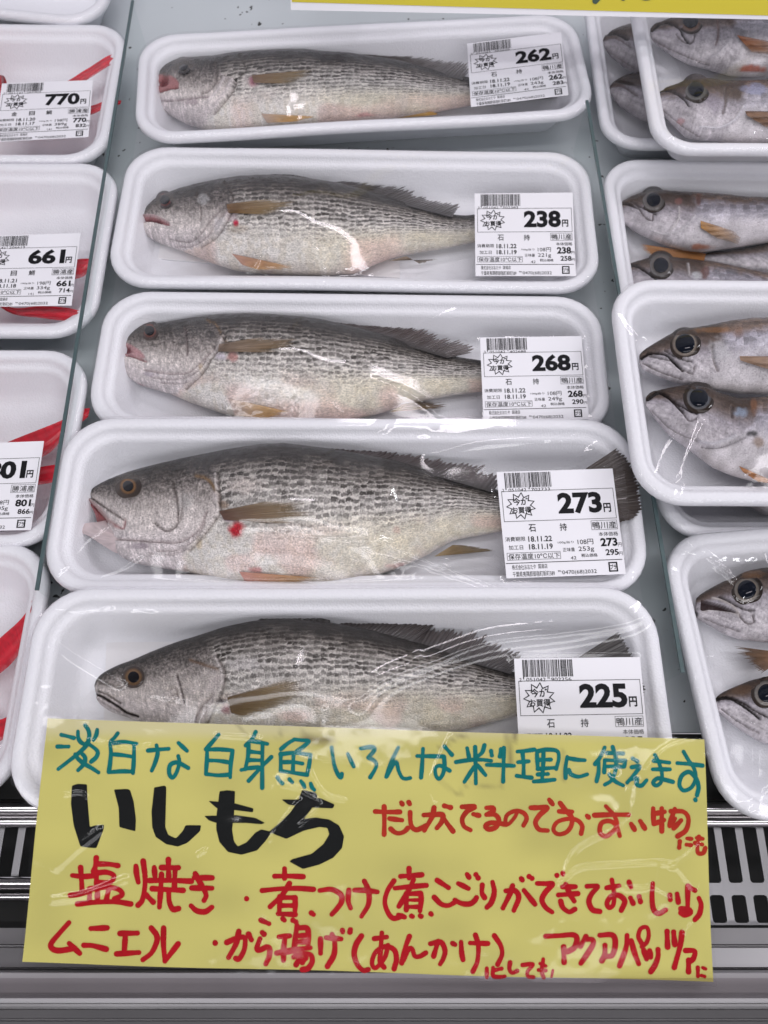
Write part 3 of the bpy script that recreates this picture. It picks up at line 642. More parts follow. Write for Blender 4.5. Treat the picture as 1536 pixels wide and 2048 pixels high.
    for ft in feats:
        ty = ft[0]
        if ty == 'line':                 # ('line', polyline, width, colour, strength, groove)
            dd = pdist(SX, catmull(ft[1], 2.0)) + 1.2 * (n3 - .5)
            m = np.exp(-(dd / ft[2]) ** 2) * up; col = blend(col, np.minimum(m * ft[4] * 1.3, 1), ft[3]); disp -= m * ft[5] * 1.8
        elif ty == 'ell':                # ('ell', cx, cy, rx, ry, colour, strength, bump)
            dd = np.hypot((SX[:, 0] - ft[1]) / ft[3], (SX[:, 1] - ft[2]) / ft[4]) + .5 * (n1 - .5); m = (1 - sst(.45, 1.15, dd)) * up
            col = blend(col, m * ft[6], ft[5]); disp += m * (ft[7] if len(ft) > 7 else 0); spot = spot * (1 - m * ft[6])
        elif ty == 'poly':               # ('poly', polygon, colour, strength, sink)
            pl = catmull(list(ft[1]) + [ft[1][0]], 3.0); ins = inpoly(SX, pl) & up; dd = pdist(SX, pl); m = ins * sst(0, 3.0, dd)
            col = blend(col, np.maximum(m, ins * .6) * ft[3], ft[2]); disp -= m * ft[4]; spot = spot * (1 - m)
    if eye is not None:
        dd = np.hypot(SX[:, 0] - eye[0], SX[:, 1] - eye[1]) / eye[4]; m = (1 - sst(.9, 1.25, dd)) * up; col = blend(col, m * .6, (.10, .085, .075)); spot = spot * (1 - m)
    W2 = W.reshape(-1, 3).copy(); W2[:, 2] += disp + (0.00025 * (n1 - .5) + 0.00012 * (n3 - .5)) * up
    W2[:, 2] = np.maximum(W2[:, 2], fl - 0.0002)
    f = []
    idx = np.arange(nS * N).reshape(nS, N)
    for i in range(nS - 1):
        f.append(np.stack([idx[i], idx[i + 1], np.roll(idx[i + 1], -1), np.roll(idx[i], -1)], 1))
    F = [tuple(q) for q in np.vstack(f)]
    c0 = W.reshape(nS, N, 3)[0].mean(0); c1 = W.reshape(nS, N, 3)[-1].mean(0); V = np.vstack([W2, c0[None], c1[None]])
    F += [(nS*N, (j+1) % N, j) for j in range(N)] + [(nS*N + 1, idx[-1, j], idx[-1, (j+1) % N]) for j in range(N)]
    ex = lambda q: np.vstack([q, q[:1], q[-1:]]) if q.ndim > 1 else np.r_[q, q[0], q[-1]]
    lenpx = np.linalg.norm(np.diff(mid, axis=0), axis=1).sum()
    if croak: sc = np.stack([tt * lenpx / 12.5, (PH / math.pi * 30).reshape(-1) + tt * 4.0, np.zeros(len(tt))], 1)
    else: sc = np.stack([tt * lenpx / 13, (PH / math.pi * 15).reshape(-1), np.zeros(len(tt))], 1)
    base = (W2[:, 0].mean(), W2[:, 1].mean(), fl)
    root = empty({'croaker': 'croaker_fish', 'silver': 'big_eyed_fish', 'red': 'red_fish'}[kind], base)
    thing(root, label, 'fish', group)
    mesh('body', V, F, M[{'croaker': 'croaker', 'silver': 'silver', 'red': 'red'}[kind]], root, base, col=ex(col), spot=ex(spot), scu=ex(sc + seed * 17.3))
    upm = up & (W2[:, 2] > fl + 0.001); T.pts.append(W2[upm][::3])
    q = SimpleFish(); q.root = root; q.base = base; q.SX = SX[upm][::5]; q.z = W2[upm][::5, 2]; q.T = T; q.fl = fl; q.zmid = float(zc[nS // 2]); q.zpe = float(zc[-1])
    if eye is not None: add_eye(q, *eye)
    return q
class SimpleFish: pass
def zat(q, pts, rad=6.0):
    out = []
    for p in arr(pts):
        d2 = ((q.SX - p) ** 2).sum(1); i = np.argsort(d2)[:6]
        out.append(q.z[i].mean() if d2[i[0]] < 900 else q.fl + 0.002)
    return np.array(out)
def add_eye(q, cx, cy, rp, ri, ro, iris=(.30, .22, .13), rim=(.09, .07, .06), sq=1.0, pup=(.008, .008, .010), ring=None):
    sx = np.array([(cx + ro * k * math.cos(t_), cy + ro * k * math.sin(t_)) for k in (0, .35, .7, 1.0) for t_ in np.linspace(0, 2*math.pi, 12, endpoint=False)])
    dxy = sx - np.array([cx, cy]); sz = zat(q, sx); zc = float(np.median(sz[:12]))
    B_ = lambda x, y: np.stack([np.ones_like(x), x, y, x*x, x*y, y*y], -1)
    co, *_ = np.linalg.lstsq(B_(dxy[:, 0], dxy[:, 1]), sz, rcond=None)
    surf = lambda x, y: float(B_(np.array(x, float), np.array(y, float)) @ co)
    mpp = np.linalg.norm(P(cx + 1, cy, zc) - P(cx, cy, zc))
    def dome(r0, r1, hh, colf, name, parent, z_off, n=30, m=44):
        v = []; cl = []
        for i in range(n + 1):
            s = i / n; r = r0 * s
            for k in range(m):
                a = 2*math.pi*k/m; dx, dy = r*math.cos(a), r*math.sin(a) * sq
                zz = surf(dx, dy) + 0.0003 + z_off + hh * mpp * r0 * math.sqrt(max(0, 1 - s*s*0.96)) - (0.0010 if i == n else 0)
                v.append(P(cx + dx, cy + dy, zz)); cl.append(colf(r, a))
        return mesh(name, arr(v), grid_faces(n + 1, m) + [(i*m + m-1, (i+1)*m + m-1, (i+1)*m, i*m) for i in range(n)], M['eye'], parent, q.base, col=arr(cl))
    rg = np.random.RandomState(int(cx))
    def cf(r, a):
        nz = 0.8 + 0.4 * rg.rand()
        if r < rp * 0.96: return np.array(pup)
        lo = (0.5 + 0.5 * math.sin(a - 0.6)) ** 1.5  # lower part of the ring painted brighter as its silver highlight
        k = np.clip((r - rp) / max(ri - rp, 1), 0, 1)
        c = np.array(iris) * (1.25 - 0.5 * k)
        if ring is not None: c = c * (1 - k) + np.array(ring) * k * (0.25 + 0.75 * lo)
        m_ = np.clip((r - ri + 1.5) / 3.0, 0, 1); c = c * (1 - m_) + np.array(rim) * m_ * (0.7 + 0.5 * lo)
        return c * nz
    eo = dome(ro, 0, 0.13, cf, 'eye', q.root, -0.0004)
    dome(rp, 0, 0.12, lambda r, a: np.array(pup), 'pupil', eo, 0.13 * mpp * ro * math.sqrt(max(0, 1 - (rp/ro)**2 * .96)) + 0.00002)
def fin(q, name, base, tip, rays, cb, ct, zb=None, zt=None, jag=0.18, alpha=(0.95, 0.7), on=True, dz=0.0012, seed=1, ray_dark=0.55, nv=14, zpow=1.0, parent=None):
    R = np.random.RandomState(seed + int(base[0][0])); rays = int(rays * 1.6); ray_dark *= .5; jag *= .8; nu = rays * 6 + 1
    B = resample(base, nu); Tt = resample(tip, nu); s = np.linspace(0, 1, nu); ph = s * rays
    near = np.abs(ph - np.round(ph)) * 2; lens = 1 - jag * near * (0.7 + .6 * R.rand(nu)); rl = 1 - (0.22 if jag > .1 else .10 if jag > .04 else .03) * R.rand(rays + 2) ** 1.5
    lens *= rl[np.round(ph).astype(int)]
    v = np.linspace(0, 1, nv); PXY = B[:, None] + (Tt - B)[:, None] * (v[None, :] * lens[:, None])[..., None]
    X = PXY.reshape(-1, 2)
    if on: z = zat(q, X) + dz + 0.0012 * np.tile(v, nu)
    else: z = (np.full(nu, zb)[:, None] * (1 - v ** zpow) + np.full(nu, zt)[:, None] * v ** zpow).reshape(-1)
    cor = np.cos(2*np.pi*ph); z = z + np.repeat(cor, nv) * (0.05 * 0.00025 * np.linalg.norm(np.diff(Tt, axis=0), axis=1).sum() / rays) * np.tile(np.clip(v*3, 0, 1), nu)
    z = np.maximum(z, q.fl + 0.0003)
    W = P(X[:, 0], X[:, 1], z)
    c = np.array(cb)[None] * (1 - np.tile(v, nu))[:, None] + np.array(ct)[None] * np.tile(v, nu)[:, None]
    nz = vnoise(X[:, 0] / 4 + seed, X[:, 1] / 4); c = c * (0.85 + 0.3 * nz)[:, None] * (1 - ray_dark * np.repeat(1 - near, nv))[:, None]
    al = np.repeat(1 - near, nv) * 0.25 + (alpha[0] + (alpha[1] - alpha[0]) * np.tile(v, nu)); al = np.clip(al, 0, 1)
    if on: sd_ = np.repeat(np.minimum(s, 1 - s), nv); al = al * (1 - .55 * np.tile(v, nu) ** 5) * (.55 + .45 * sst(0, .07, sd_))
    idx = np.arange(nu * nv).reshape(nu, nv)
    o = mesh(name, W, grid_faces(nu, nv), M['fin'], q.root if parent is None else parent, q.base, col=c, alp=al)
    q.T.pts.append(W)
    return o
def flap(q, name, poly, z, col, mat='pig', n=26, parent=None, dome=0.0008):
    """small fleshy piece: smooth outline, slightly domed"""
    o_ = resample(catmull(list(poly) + [poly[0]], 1.5), 49)[:-1]; c = o_.mean(0); v = []; cl = []
    rs = np.linspace(0, 1, 7)
    for r in rs:
        for p in o_:
            x = c + (p - c) * r; zz = (z if np.isscalar(z) else 0) + dome * (1 - r*r); v.append(P(x[0], x[1], zz)); cl.append(np.array(col) * (0.75 + .5 * vnoise(np.array([x[0]/4]), np.array([x[1]/4]))[0]))
    m = 48; f = grid_faces(7, m) + [(i*m + m-1, (i+1)*m + m-1, (i+1)*m, i*m) for i in range(6)]
    return mesh(name, arr(v), f, M[mat], q.root if parent is None else parent, q.base, col=arr(cl))
def tail(q, base, tip, rays, cb, ct, seed=3, jag=.12, alpha=(1, .9), zt=None):
    return fin(q, 'tail_fin', base, tip, rays, cb, ct, zb=q.zpe, zt=(q.fl + 0.006 if zt is None else zt), on=False, jag=jag, alpha=alpha, seed=seed, ray_dark=.5, nv=22, zpow=.5)
# ---------------------------------------------------------------- the five croaker trays
GC = 'foam trays of croaker in the middle column'; GF = 'croakers in the middle column'
DK = (.02, .016, .015); PINK = (.42, .16, .16); GR = (.10, .08, .075)
T1 = tray([(285, 62), (1166, 28), (1178, 222), (258, 287)], 0.035, 'white foam tray of croaker priced 262, farthest back in its column', GC, 0.004)
T2 = tray([(243, 288), (1180, 303), (1203, 580), (222, 567)], 0.030, 'white foam tray of croaker priced 238, between the 262 and 268 trays', GC)
T3 = tray([(207, 577), (1200, 592), (1230, 868), (172, 858)], 0.030, 'white foam tray of croaker priced 268, third from the back', GC)
T4 = tray([(120, 830), (1268, 838), (1302, 1186), (86, 1190)], 0.040, 'white foam tray of croaker priced 273, its tail sticking out beside the label', GC, 0.004)
T5 = tray([(62, 1172), (1318, 1172), (1356, 1620), (12, 1632)], 0.045, 'white foam tray of croaker priced 225, nearest and half hidden by the yellow sign', GC, 0.001)

BR = (.27, .16, .06); BRT = (.37, .25, .10); DKF = (.022, .017, .016); DKT = (.050, .036, .032); GOLD = (.62, .33, .03)
# croaker 262
F = fish(T1, 'croaker', 'croaker with a gaping pink mouth in the farthest back tray, priced 262', GF,
    [(316,152),(319,146),(332,133),(350,122),(368,116),(405,114),(436,112),(467,106),(514,102),(566,99),(618,99),(646,103),(698,106),(750,114),(802,122),(854,136),(896,148),(938,155),(985,161)],
    [(302,196),(303,206),(316,219),(337,232),(366,248),(400,259),(436,266),(480,265),(525,261),(600,256),(645,252),(698,244),(787,236),(870,225),(943,211),(985,206)],
    [(430,112),(445,150),(468,160),(455,190),(425,226),(400,262)],
    [('poly', [(313,152),(325,148),(345,152),(358,164),(355,176),(340,178),(318,186),(303,194),(301,186),(315,172)], (.42,.17,.17), .95, .0006),
     ('ell', 328, 160, 11, 14, (.16,.035,.04), .95, -.0030),
     ('line', [(302,190),(318,184),(340,177),(356,174)], 2.0, (.12,.03,.035), .8, .0008),
     ('line', [(430,128),(432,160),(420,178),(402,187)], 2.6, (.20,.17,.16), .55, .0006), ('line', [(464,158),(448,188),(426,216),(395,232)], 3.5, (.66,.60,.60), .6, -.0005),
     ('line', [(448,155),(432,185),(410,208)], 2.5, (.62,.57,.58), .5, -.0004), ('line', [(310,200),(345,200),(385,195),(415,192)], 2.0, (.24,.19,.20), .7, .0008),
     ('ell', 382, 203, 18, 8, (.30,.22,.26), .5), ('ell', 506, 163, 13, 13, (.36,.13,.17), .9, .0008), ('ell', 491, 164, 11, 13, (.60,.55,.52), .6),
     ('ell', 730, 232, 26, 8, (.60,.25,.25), .6), ('line', [(478,110),(492,138),(480,152)], 2.5, (.07,.06,.05), .6, .0004)],
    eye=(366, 131, 10, 13, 18, (.07,.06,.055), (.022,.019,.018)), seed=1)
F.T = T1
flap(F, 'gill_membrane', [(381,244),(402,245),(430,251),(463,259),(446,265),(405,257)], F.fl + .0065, (.11,.018,.024))
fin(F, 'pectoral_fin', [(503,150),(508,166)], [(634,137),(622,154),(588,168)], 10, (.18,.09,.035), BRT, seed=2, ray_dark=1.1, alpha=(.95, .62))
fin(F, 'pelvic_fin', [(522,227),(534,246)], [(640,233),(598,243)], 6, (.55,.42,.35), (.75,.40,.02), on=True, seed=3, jag=.05, ray_dark=.25)
fin(F, 'dorsal_fin', [(585,104),(650,108)], [(606,97),(644,101)], 5, DKF, DKF, zb=F.zmid, zt=F.zmid, on=False, jag=.02)
fin(F, 'dorsal_fin', [(690,112),(750,121),(850,142),(925,160)], [(770,105),(783,108),(838,112),(864,115),(898,119),(924,120),(936,123),(940,140)], 22, DKF, (.13,.10,.08), zb=F.zmid, zt=F.zmid - .006, on=False, jag=.22, alpha=(1, .5))
fin(F, 'anal_fin', [(784,238),(810,236)], [(868,221),(880,229)], 6, (.12,.07,.03), GOLD, zb=F.fl + .010, zt=F.fl + .008, on=False, jag=.05)
tail(F, [(980,162),(980,206)], [(1128,132),(1139,150),(1136,185),(1120,196)], 16, DKF, DKF)

# croaker 238
F = fish(T2, 'croaker', 'croaker with a closed pink mouth and small red spot, in the tray priced 238', GF,
    [(278,436),(282,427),(289,419),(310,399),(328,389),(362,377),(396,368),(437,360),(484,353),(531,351),(588,354),(626,359),(678,367),(730,381),(782,396),(834,411),(886,426),(912,430),(930,431),(965,428)],
    [(279,446),(281,458),(292,473),(318,487),(367,504),(419,526),(466,541),(510,547),(589,551),(652,551),(709,548),(741,533),(782,517),(840,505),(886,498),(949,485),(965,482)],
    [(452,355),(470,408),(455,432),(432,470),(400,492),(360,505)],
    [('poly', [(280,438),(291,431),(312,433),(338,445),(338,452),(314,446),(294,444),(281,447)], (.34,.13,.14), .95, .0010),
     ('line', [(281,443),(293,438),(312,440),(322,445)], 2.2, (.14,.025,.03), .9, .0016), ('line', [(280,436),(292,431),(313,433),(338,446)], 1.5, (.50,.38,.38), .7, -.0008),
     ('line', [(393,388),(402,420),(400,440)], 2.2, (.20,.17,.16), .5, .0006), ('line', [(340,477),(380,482),(405,462),(420,440),(445,415)], 2.0, (.28,.24,.24), .55, .0007),
     ('line', [(352,492),(385,490),(415,470),(434,440),(456,415)], 2.2, (.34,.28,.28), .5, .0007), ('ell', 407, 398, 13, 13, (.46,.46,.46), .6),
     ('ell', 471, 446, 7, 7, (.48,.02,.06), 1.0), ('ell', 462, 430, 15, 14, (.40,.30,.34), .6), ('ell', 440, 450, 16, 22, (.62,.60,.62), .6),
     ('ell', 475, 458, 25, 10, (.30,.20,.10), .35), ('line', [(449,365),(466,395),(452,414)], 2.5, (.09,.07,.06), .6, .0004)],
    eye=(329, 399, 10, 13, 18, (.13,.04,.035), (.035, .025, .024)), seed=2)
fin(F, 'pectoral_fin', [(453,408),(456,426)], [(530,397),(604,401),(592,416),(535,430)], 10, (.20,.10,.035), BRT, seed=4, ray_dark=1.1, alpha=(.95, .62))
fin(F, 'pelvic_fin', [(463,507),(485,530)], [(598,536),(560,540),(520,541)], 7, (.55,.33,.26), (.60,.32,.08), seed=5, jag=.06, ray_dark=.25)
fin(F, 'dorsal_fin', [(525,357),(570,358),(628,364)], [(535,349),(550,348),(585,349),(612,354),(626,358)], 7, DKF, DKF, zb=F.zmid, zt=F.zmid, on=False, jag=.03)
fin(F, 'dorsal_fin', [(640,368),(700,380),(782,402),(850,421),(905,434)], [(698,361),(738,365),(756,369),(816,372),(845,392),(880,400),(917,405),(922,412),(908,428)], 24, DKF, DKT, zb=F.zmid, zt=F.zmid - .006, on=False, jag=.20, alpha=(1, .6))
fin(F, 'anal_fin', [(776,522),(812,512)], [(881,518),(840,528)], 8, (.20,.14,.09), (.17,.12,.08), zb=F.fl + .010, zt=F.fl + .007, on=False, jag=.08)
tail(F, [(950,428),(950,485)], [(1088,379),(1110,420),(1118,470),(1095,505)], 16, DKF, DKF)

# croaker 268
F = fish(T3, 'croaker', 'croaker with a dark round eye in the tray priced 268', GF,
    [(239,692),(242,685),(249,677),(267,664),(288,650),(314,648),(345,643),(392,635),(444,629),(496,627),(548,629),(601,634),(642,639),(694,651),(746,664),(798,680),(850,698),(889,709),(928,716),(962,721),(985,722)],
    [(230,722),(236,737),(252,754),(278,771),(340,789),(379,806),(431,824),(470,836),(548,844),(642,844),(700,840),(750,830),(783,820),(837,804),(902,791),(965,783),(985,782)],
    [(432,630),(447,670),(440,690),(420,715),(400,745),(370,775),(345,792)],
    [('poly', [(240,690),(256,686),(282,702),(290,716),(272,715),(242,708)], (.48,.26,.27), .9, .0004), ('ell', 253, 699, 12, 7, (.15,.035,.045), .95, -.0018),
     ('line', [(233,715),(255,710),(280,718),(292,722)], 1.8, (.30,.14,.15), .7, .0009),
     ('line', [(370,655),(374,690),(374,708)], 2.4, (.13,.10,.10), .6, .0007), ('line', [(288,738),(340,746),(378,742),(402,722),(430,697)], 2.2, (.36,.30,.30), .6, .0008),
     ('line', [(300,752),(350,757),(390,744),(412,720)], 2.2, (.40,.34,.35), .5, .0008), ('line', [(322,764),(365,765),(396,752),(416,730)], 2.0, (.42,.36,.37), .5, .0008), ('ell', 300, 748, 16, 6, (.36,.31,.38), .5),
     ('ell', 442, 712, 14, 11, (.52,.47,.55), .7), ('ell', 465, 714, 13, 13, (.45,.20,.18), .8), ('line', [(415,640),(433,650),(446,675),(458,690)], 3.0, (.16,.10,.05), .7, .0004),
     ('ell', 438, 694, 16, 7, (.05,.035,.03), .8), ('ell', 402, 735, 7, 12, (.60,.45,.25), .5), ('line', [(268,764),(300,776),(345,790)], 2.0, (.35,.22,.23), .7, .0008), ('ell', 372, 778, 3, 3, (.08,.08,.08), .8)],
    eye=(299, 661, 10, 14, 20, (.13,.055,.045), (.06, .045, .042)), seed=3)
fin(F, 'pectoral_fin', [(438,688),(436,703)], [(520,673),(598,675),(594,693),(548,706)], 10, (.30,.22,.17), (.26,.16,.06), seed=6, ray_dark=1.1, alpha=(.95, .62))
fin(F, 'pelvic_fin', [(456,796),(470,832)], [(588,825),(540,836)], 7, (.62,.50,.45), (.66,.36,.04), seed=7, jag=.05, ray_dark=.25)
fin(F, 'dorsal_fin', [(515,632),(570,634),(625,642)], [(527,625),(545,625),(600,628),(622,637)], 7, DKF, DKF, zb=F.zmid, zt=F.zmid, on=False, jag=.03)
fin(F, 'dorsal_fin', [(632,644),(694,656),(760,674),(830,697),(895,716)], [(668,634),(740,647),(790,650),(846,655),(872,666),(912,678),(929,680),(952,694),(954,703)], 26, DKF, (.11,.075,.068), zb=F.zmid, zt=F.zmid - .006, on=False, jag=.20, alpha=(1, .6))
fin(F, 'anal_fin', [(780,824),(812,806)], [(902,815),(894,803),(850,801)], 9, (.30,.20,.06), (.12,.07,.04), zb=F.fl + .011, zt=F.fl + .007, on=False, jag=.2)
tail(F, [(975,722),(975,783)], [(1120,690),(1140,730),(1140,790),(1120,815)], 16, DKF, DKF)

# croaker 273
F = fish(T4, 'croaker', 'largest croaker, lower jaw hanging open, a red wound behind its gill', GF,
    [(175,988),(180,981),(195,970),(218,959),(241,950),(273,940),(325,927),(390,913),(456,900),(521,890),(570,887),(600,891),(665,899),(730,910),(795,923),(860,941),(925,960),(991,979),(1040,988),(1110,988)],
    [(176,1001),(186,1014),(198,1026),(212,1044),(222,1080),(236,1112),(265,1127),(325,1138),(374,1145),(423,1158),(472,1167),(553,1172),(620,1172),(665,1168),(714,1160),(763,1148),(808,1132),(850,1113),(873,1100),(909,1080),(991,1065),(1050,1052),(1110,1040)],
    [(420,905),(432,945),(436,1000),(436,1025),(415,1055),(395,1080),(375,1100),(360,1145)],
    [('line', [(176,1000),(198,1018),(216,1040),(232,1052)], 5.0, (.46,.33,.32), .75, -.0010), ('line', [(180,1006),(200,1028),(214,1044)], 2.4, (.26,.10,.10), .9, .0008),
     ('line', [(176,990),(195,1004),(222,1022),(246,1038)], 2.2, (.12,.09,.085), .6, .0008), ('line', [(231,1052),(246,1055),(250,1040)], 2.6, (.42,.24,.24), .7, .0008),
     ('line', [(345,968),(353,1000),(355,1040),(347,1055),(330,1060),(310,1046)], 2.5, (.11,.09,.085), .65, .0009), ('line', [(362,985),(364,1010),(360,1040)], 2.0, (.25,.21,.20), .5, .0006),
     ('line', [(413,1022),(395,1060),(360,1082),(325,1083),(275,1080),(182,1073)], 2.4, (.34,.28,.28), .65, .0011), ('line', [(408,1045),(392,1075),(355,1098),(315,1100)], 2.2, (.42,.36,.36), .5, .0010), ('line', [(300,1106),(340,1108),(378,1096)], 2.0, (.44,.38,.38), .5, .0008),
     ('ell', 280, 1092, 26, 9, (.30,.24,.28), .6), ('ell', 372, 1005, 18, 24, (.45,.44,.43), .45), ('line', [(392,951),(415,958),(432,982),(440,1006)], 3.4, (.20,.12,.055), .75, .0004),
     ('ell', 445, 1010, 14, 10, (.22,.13,.07), .7), ('ell', 432, 995, 10, 12, (.58,.52,.51), .6), ('ell', 473, 1058, 18, 21, (.46,.010,.025), 1.0), ('ell', 462, 1036, 18, 9, (.26,.12,.22), .8),
     ('ell', 486, 970, 40, 20, (.62,.55,.51), .6), ('ell', 398, 1086, 8, 14, (.60,.46,.24), .5), ('ell', 510, 1140, 14, 8, (.55,.16,.16), .7), ('ell', 800, 1132, 30, 7, (.60,.30,.28), .5), ('ell', 793, 1060, 9, 9, (.38,.16,.12), .4),
     ('ell', 208, 965, 6, 4, (.05,.04,.04), .8)],
    eye=(256, 972, 11, 16, 27, (.17,.09,.04), (.05, .038, .032)), seed=4)
jaw = flap(F, 'lower_jaw', [(156,1056),(168,1047),(195,1044),(220,1041),(250,1052),(300,1062),(320,1085),(290,1105),(240,1108),(205,1090),(178,1072),(160,1065)], F.fl + .0135, (.54,.45,.45), dome=.006)
flap(F, 'mouth_lining', [(178,1004),(198,1022),(222,1040),(214,1052),(196,1046),(190,1028)], F.fl + .0115, (.24,.07,.075))
fin(F, 'pectoral_fin', [(438,1022),(448,1040)], [(540,1000),(602,1001),(640,1008),(630,1028),(585,1050)], 12, (.15,.075,.055), (.28,.18,.06), seed=8, ray_dark=1.1, alpha=(.95, .65))
fin(F, 'pelvic_fin', [(478,1143),(490,1162)], [(648,1156),(600,1165)], 7, (.60,.30,.25), (.58,.34,.10), seed=9, jag=.06, ray_dark=.25)
fin(F, 'dorsal_fin', [(530,894),(600,898),(690,912),(795,932),(900,960),(985,985)], [(548,885),(630,888),(685,892),(765,901),(830,907),(872,914),(945,924),(975,929),(960,938),(998,946),(1000,965)], 32, DKF, (.075,.052,.05), zb=F.zmid, zt=F.zmid - .007, on=False, jag=.20, alpha=(1, .7))
fin(F, 'anal_fin', [(868,1113),(905,1090)], [(998,1101),(960,1094),(925,1090)], 9, (.24,.16,.07), (.20,.13,.04), zb=F.fl + .012, zt=F.fl + .008, on=False, jag=.1)
tail(F, [(1095,988),(1095,1042)], [(1234,896),(1256,915),(1274,940),(1283,975),(1285,1020),(1276,1036),(1242,1046)], 18, (.07,.045,.032), (.030,.018,.013), jag=.045, zt=T4.rim + .0022)

# croaker 225
F = fish(T5, 'croaker', 'croaker with a closed mouth in the nearest tray, belly hidden behind the yellow sign', GF,
    [(189,1370),(191,1362),(194,1356),(209,1344),(235,1331),(268,1319),(307,1302),(352,1285),(398,1271),(450,1254),(508,1242),(577,1238),(658,1245),(685,1250),(750,1262),(815,1280),(880,1296),(929,1310),(978,1328),(1024,1343),(1070,1352),(1110,1354)],
    [(190,1378),(193,1392),(198,1408),(222,1424),(262,1437),(330,1459),(420,1484),(520,1496),(650,1498),(760,1488),(850,1474),(913,1464),(978,1446),(1037,1431),(1080,1415),(1110,1408)],
    [(400,1270),(430,1310),(445,1345),(440,1385),(425,1415),(410,1450),(380,1480)],
    [('line', [(191,1388),(205,1394),(228,1408),(252,1424),(275,1432)], 2.4, (.07,.055,.05), .9, .0014), ('line', [(196,1382),(215,1390),(240,1406)], 2.2, (.16,.13,.12), .6, .0008), ('line', [(192,1396),(210,1408),(240,1424)], 3.0, (.30,.26,.25), .5, -.0005),
     ('line', [(200,1366),(220,1370),(245,1378)], 3.5, (.14,.12,.11), .55, .0005), ('line', [(354,1352),(362,1380),(368,1405)], 2.2, (.10,.08,.08), .75, .0009), ('line', [(332,1382),(350,1376),(356,1395)], 2.0, (.24,.20,.19), .5, .0006), ('line', [(340,1395),(352,1388),(346,1404)], 1.8, (.24,.20,.19), .5, .0006),
     ('line', [(425,1390),(405,1412),(390,1436)], 2.0, (.26,.22,.21), .6, .0008), ('line', [(380,1320),(410,1330),(436,1338)], 3.0, (.16,.09,.05), .6, .0004), ('ell', 437, 1362, 15, 16, (.50,.44,.43), .6),
     ('ell', 440, 1402, 15, 6, (.03,.012,.02), .95, -.0008), ('ell', 452, 1418, 11, 12, (.34,.13,.16), .8), ('ell', 490, 1327, 40, 16, (.58,.55,.55), .5), ('ell', 425, 1372, 14, 26, (.56,.50,.49), .4)],
    eye=(267, 1354, 11.5, 17, 23, (.15,.09,.05), (.075, .06, .055)), seed=5)
fin(F, 'pectoral_fin', [(454,1394),(462,1426)], [(600,1351),(622,1362),(640,1371),(612,1392),(556,1424),(490,1436)], 16, (.15,.085,.03), (.30,.20,.07), seed=10, ray_dark=1.1, alpha=(.95, .6))
fin(F, 'dorsal_fin', [(500,1248),(580,1246),(662,1252)], [(526,1235),(600,1233),(640,1235),(660,1240)], 8, DKF, DKF, zb=F.zmid, zt=F.zmid, on=False, jag=.03)
fin(F, 'dorsal_fin', [(668,1256),(760,1273),(850,1297),(950,1327),(1020,1348)], [(700,1234),(808,1231),(850,1231),(887,1238),(860,1254),(962,1259),(985,1274),(1000,1284),(1039,1299),(1052,1309),(1030,1337)], 30, DKF, (.075,.058,.055), zb=F.zmid, zt=F.zmid - .007, on=False, jag=.2, alpha=(1, .65))
tail(F, [(1095,1354),(1095,1408)], [(1238,1263),(1262,1298),(1282,1350),(1292,1375),(1292,1400),(1270,1420)], 18, (.04,.028,.022), (.014,.010,.009), jag=.045, zt=T5.rim - .004)

# absorbent pads showing beside the fish
def pad(T, corn, label):
    w = P(arr(corn)[:, 0], arr(corn)[:, 1], T.floor + 0.0012); lo = w.copy(); lo[:, 2] = T.floor + 0.0003
    v = np.vstack([w, lo]); o = mesh('absorbent_pad', v, [(0,1,2,3), (7,6,5,4), (0,4,5,1), (1,5,6,2), (2,6,7,3), (3,7,4,0)], M['pad'], None, tuple(w.mean(0)), smooth=False)
    thing(o, label, 'pad', 'absorbent pads under the croakers')
pad(T5, [(214,1252),(900,1252),(900,1500),(205,1500)], 'thin white absorbent pad under the nearest croaker')
pad(T4, [(360,903),(760,903),(770,1140),(345,1140)], 'thin white absorbent pad under the largest croaker, in the 273 tray')
pad(T2, [(316,430),(800,430),(800,556),(314,517)], 'thin white absorbent pad under the croaker in the 238 tray')

# labels and wrap
def lab(corners, price, code, name, place, use, made, unit, g, tax, no): return dict(corners=corners, price=price, code=code, name=name, place=place, use=use, made=made, unit=unit, g=g, tax=tax, no=no)
KA = ('石持', '鴨川産', '18.11.22', '18.11.19', '108')
def kl(c, p, code, g, tax): return lab(c, p, code, KA[0], KA[1], KA[2], KA[3], KA[4], g, tax, '42')
film_and_label(T1, [([(300,120),(330,100),(345,90)], .0012, .0004)], kl([(934,87),(1122,64),(1137,190),(942,214)], '262', '2051042302629', '243', '283'), seed=1)
film_and_label(T2, [([(262,502),(310,476),(350,448)], .0032, .0012), ([(424,546),(438,512),(450,498)], .0015, .0006), ([(458,560),(500,541),(518,520)], .0011, .0009), ([(521,562),(528,540),(531,520)], .0011, .0009), ([(634,508),(640,530),(646,560)], .0012, .0006)],
    kl([(949,387),(1145,385),(1152,552),(951,552)], '238', '2051042702382', '221', '258'), seed=2)
film_and_label(T3, [([(200,776),(245,738),(264,718)], .0030, .0011), ([(303,680),(310,712),(311,742)], .0009, .0005), ([(286,836),(300,790),(307,772)], .0012, .0007), ([(412,766),(448,790),(456,830)], .0013, .0007), ([(588,806),(596,836)], .0012, .0006), ([(670,802),(698,830)], .0010, .0006)],
    kl([(960,675),(1163,672),(1178,838),(967,843)], '268', '2051042402688', '249', '290'), seed=3)
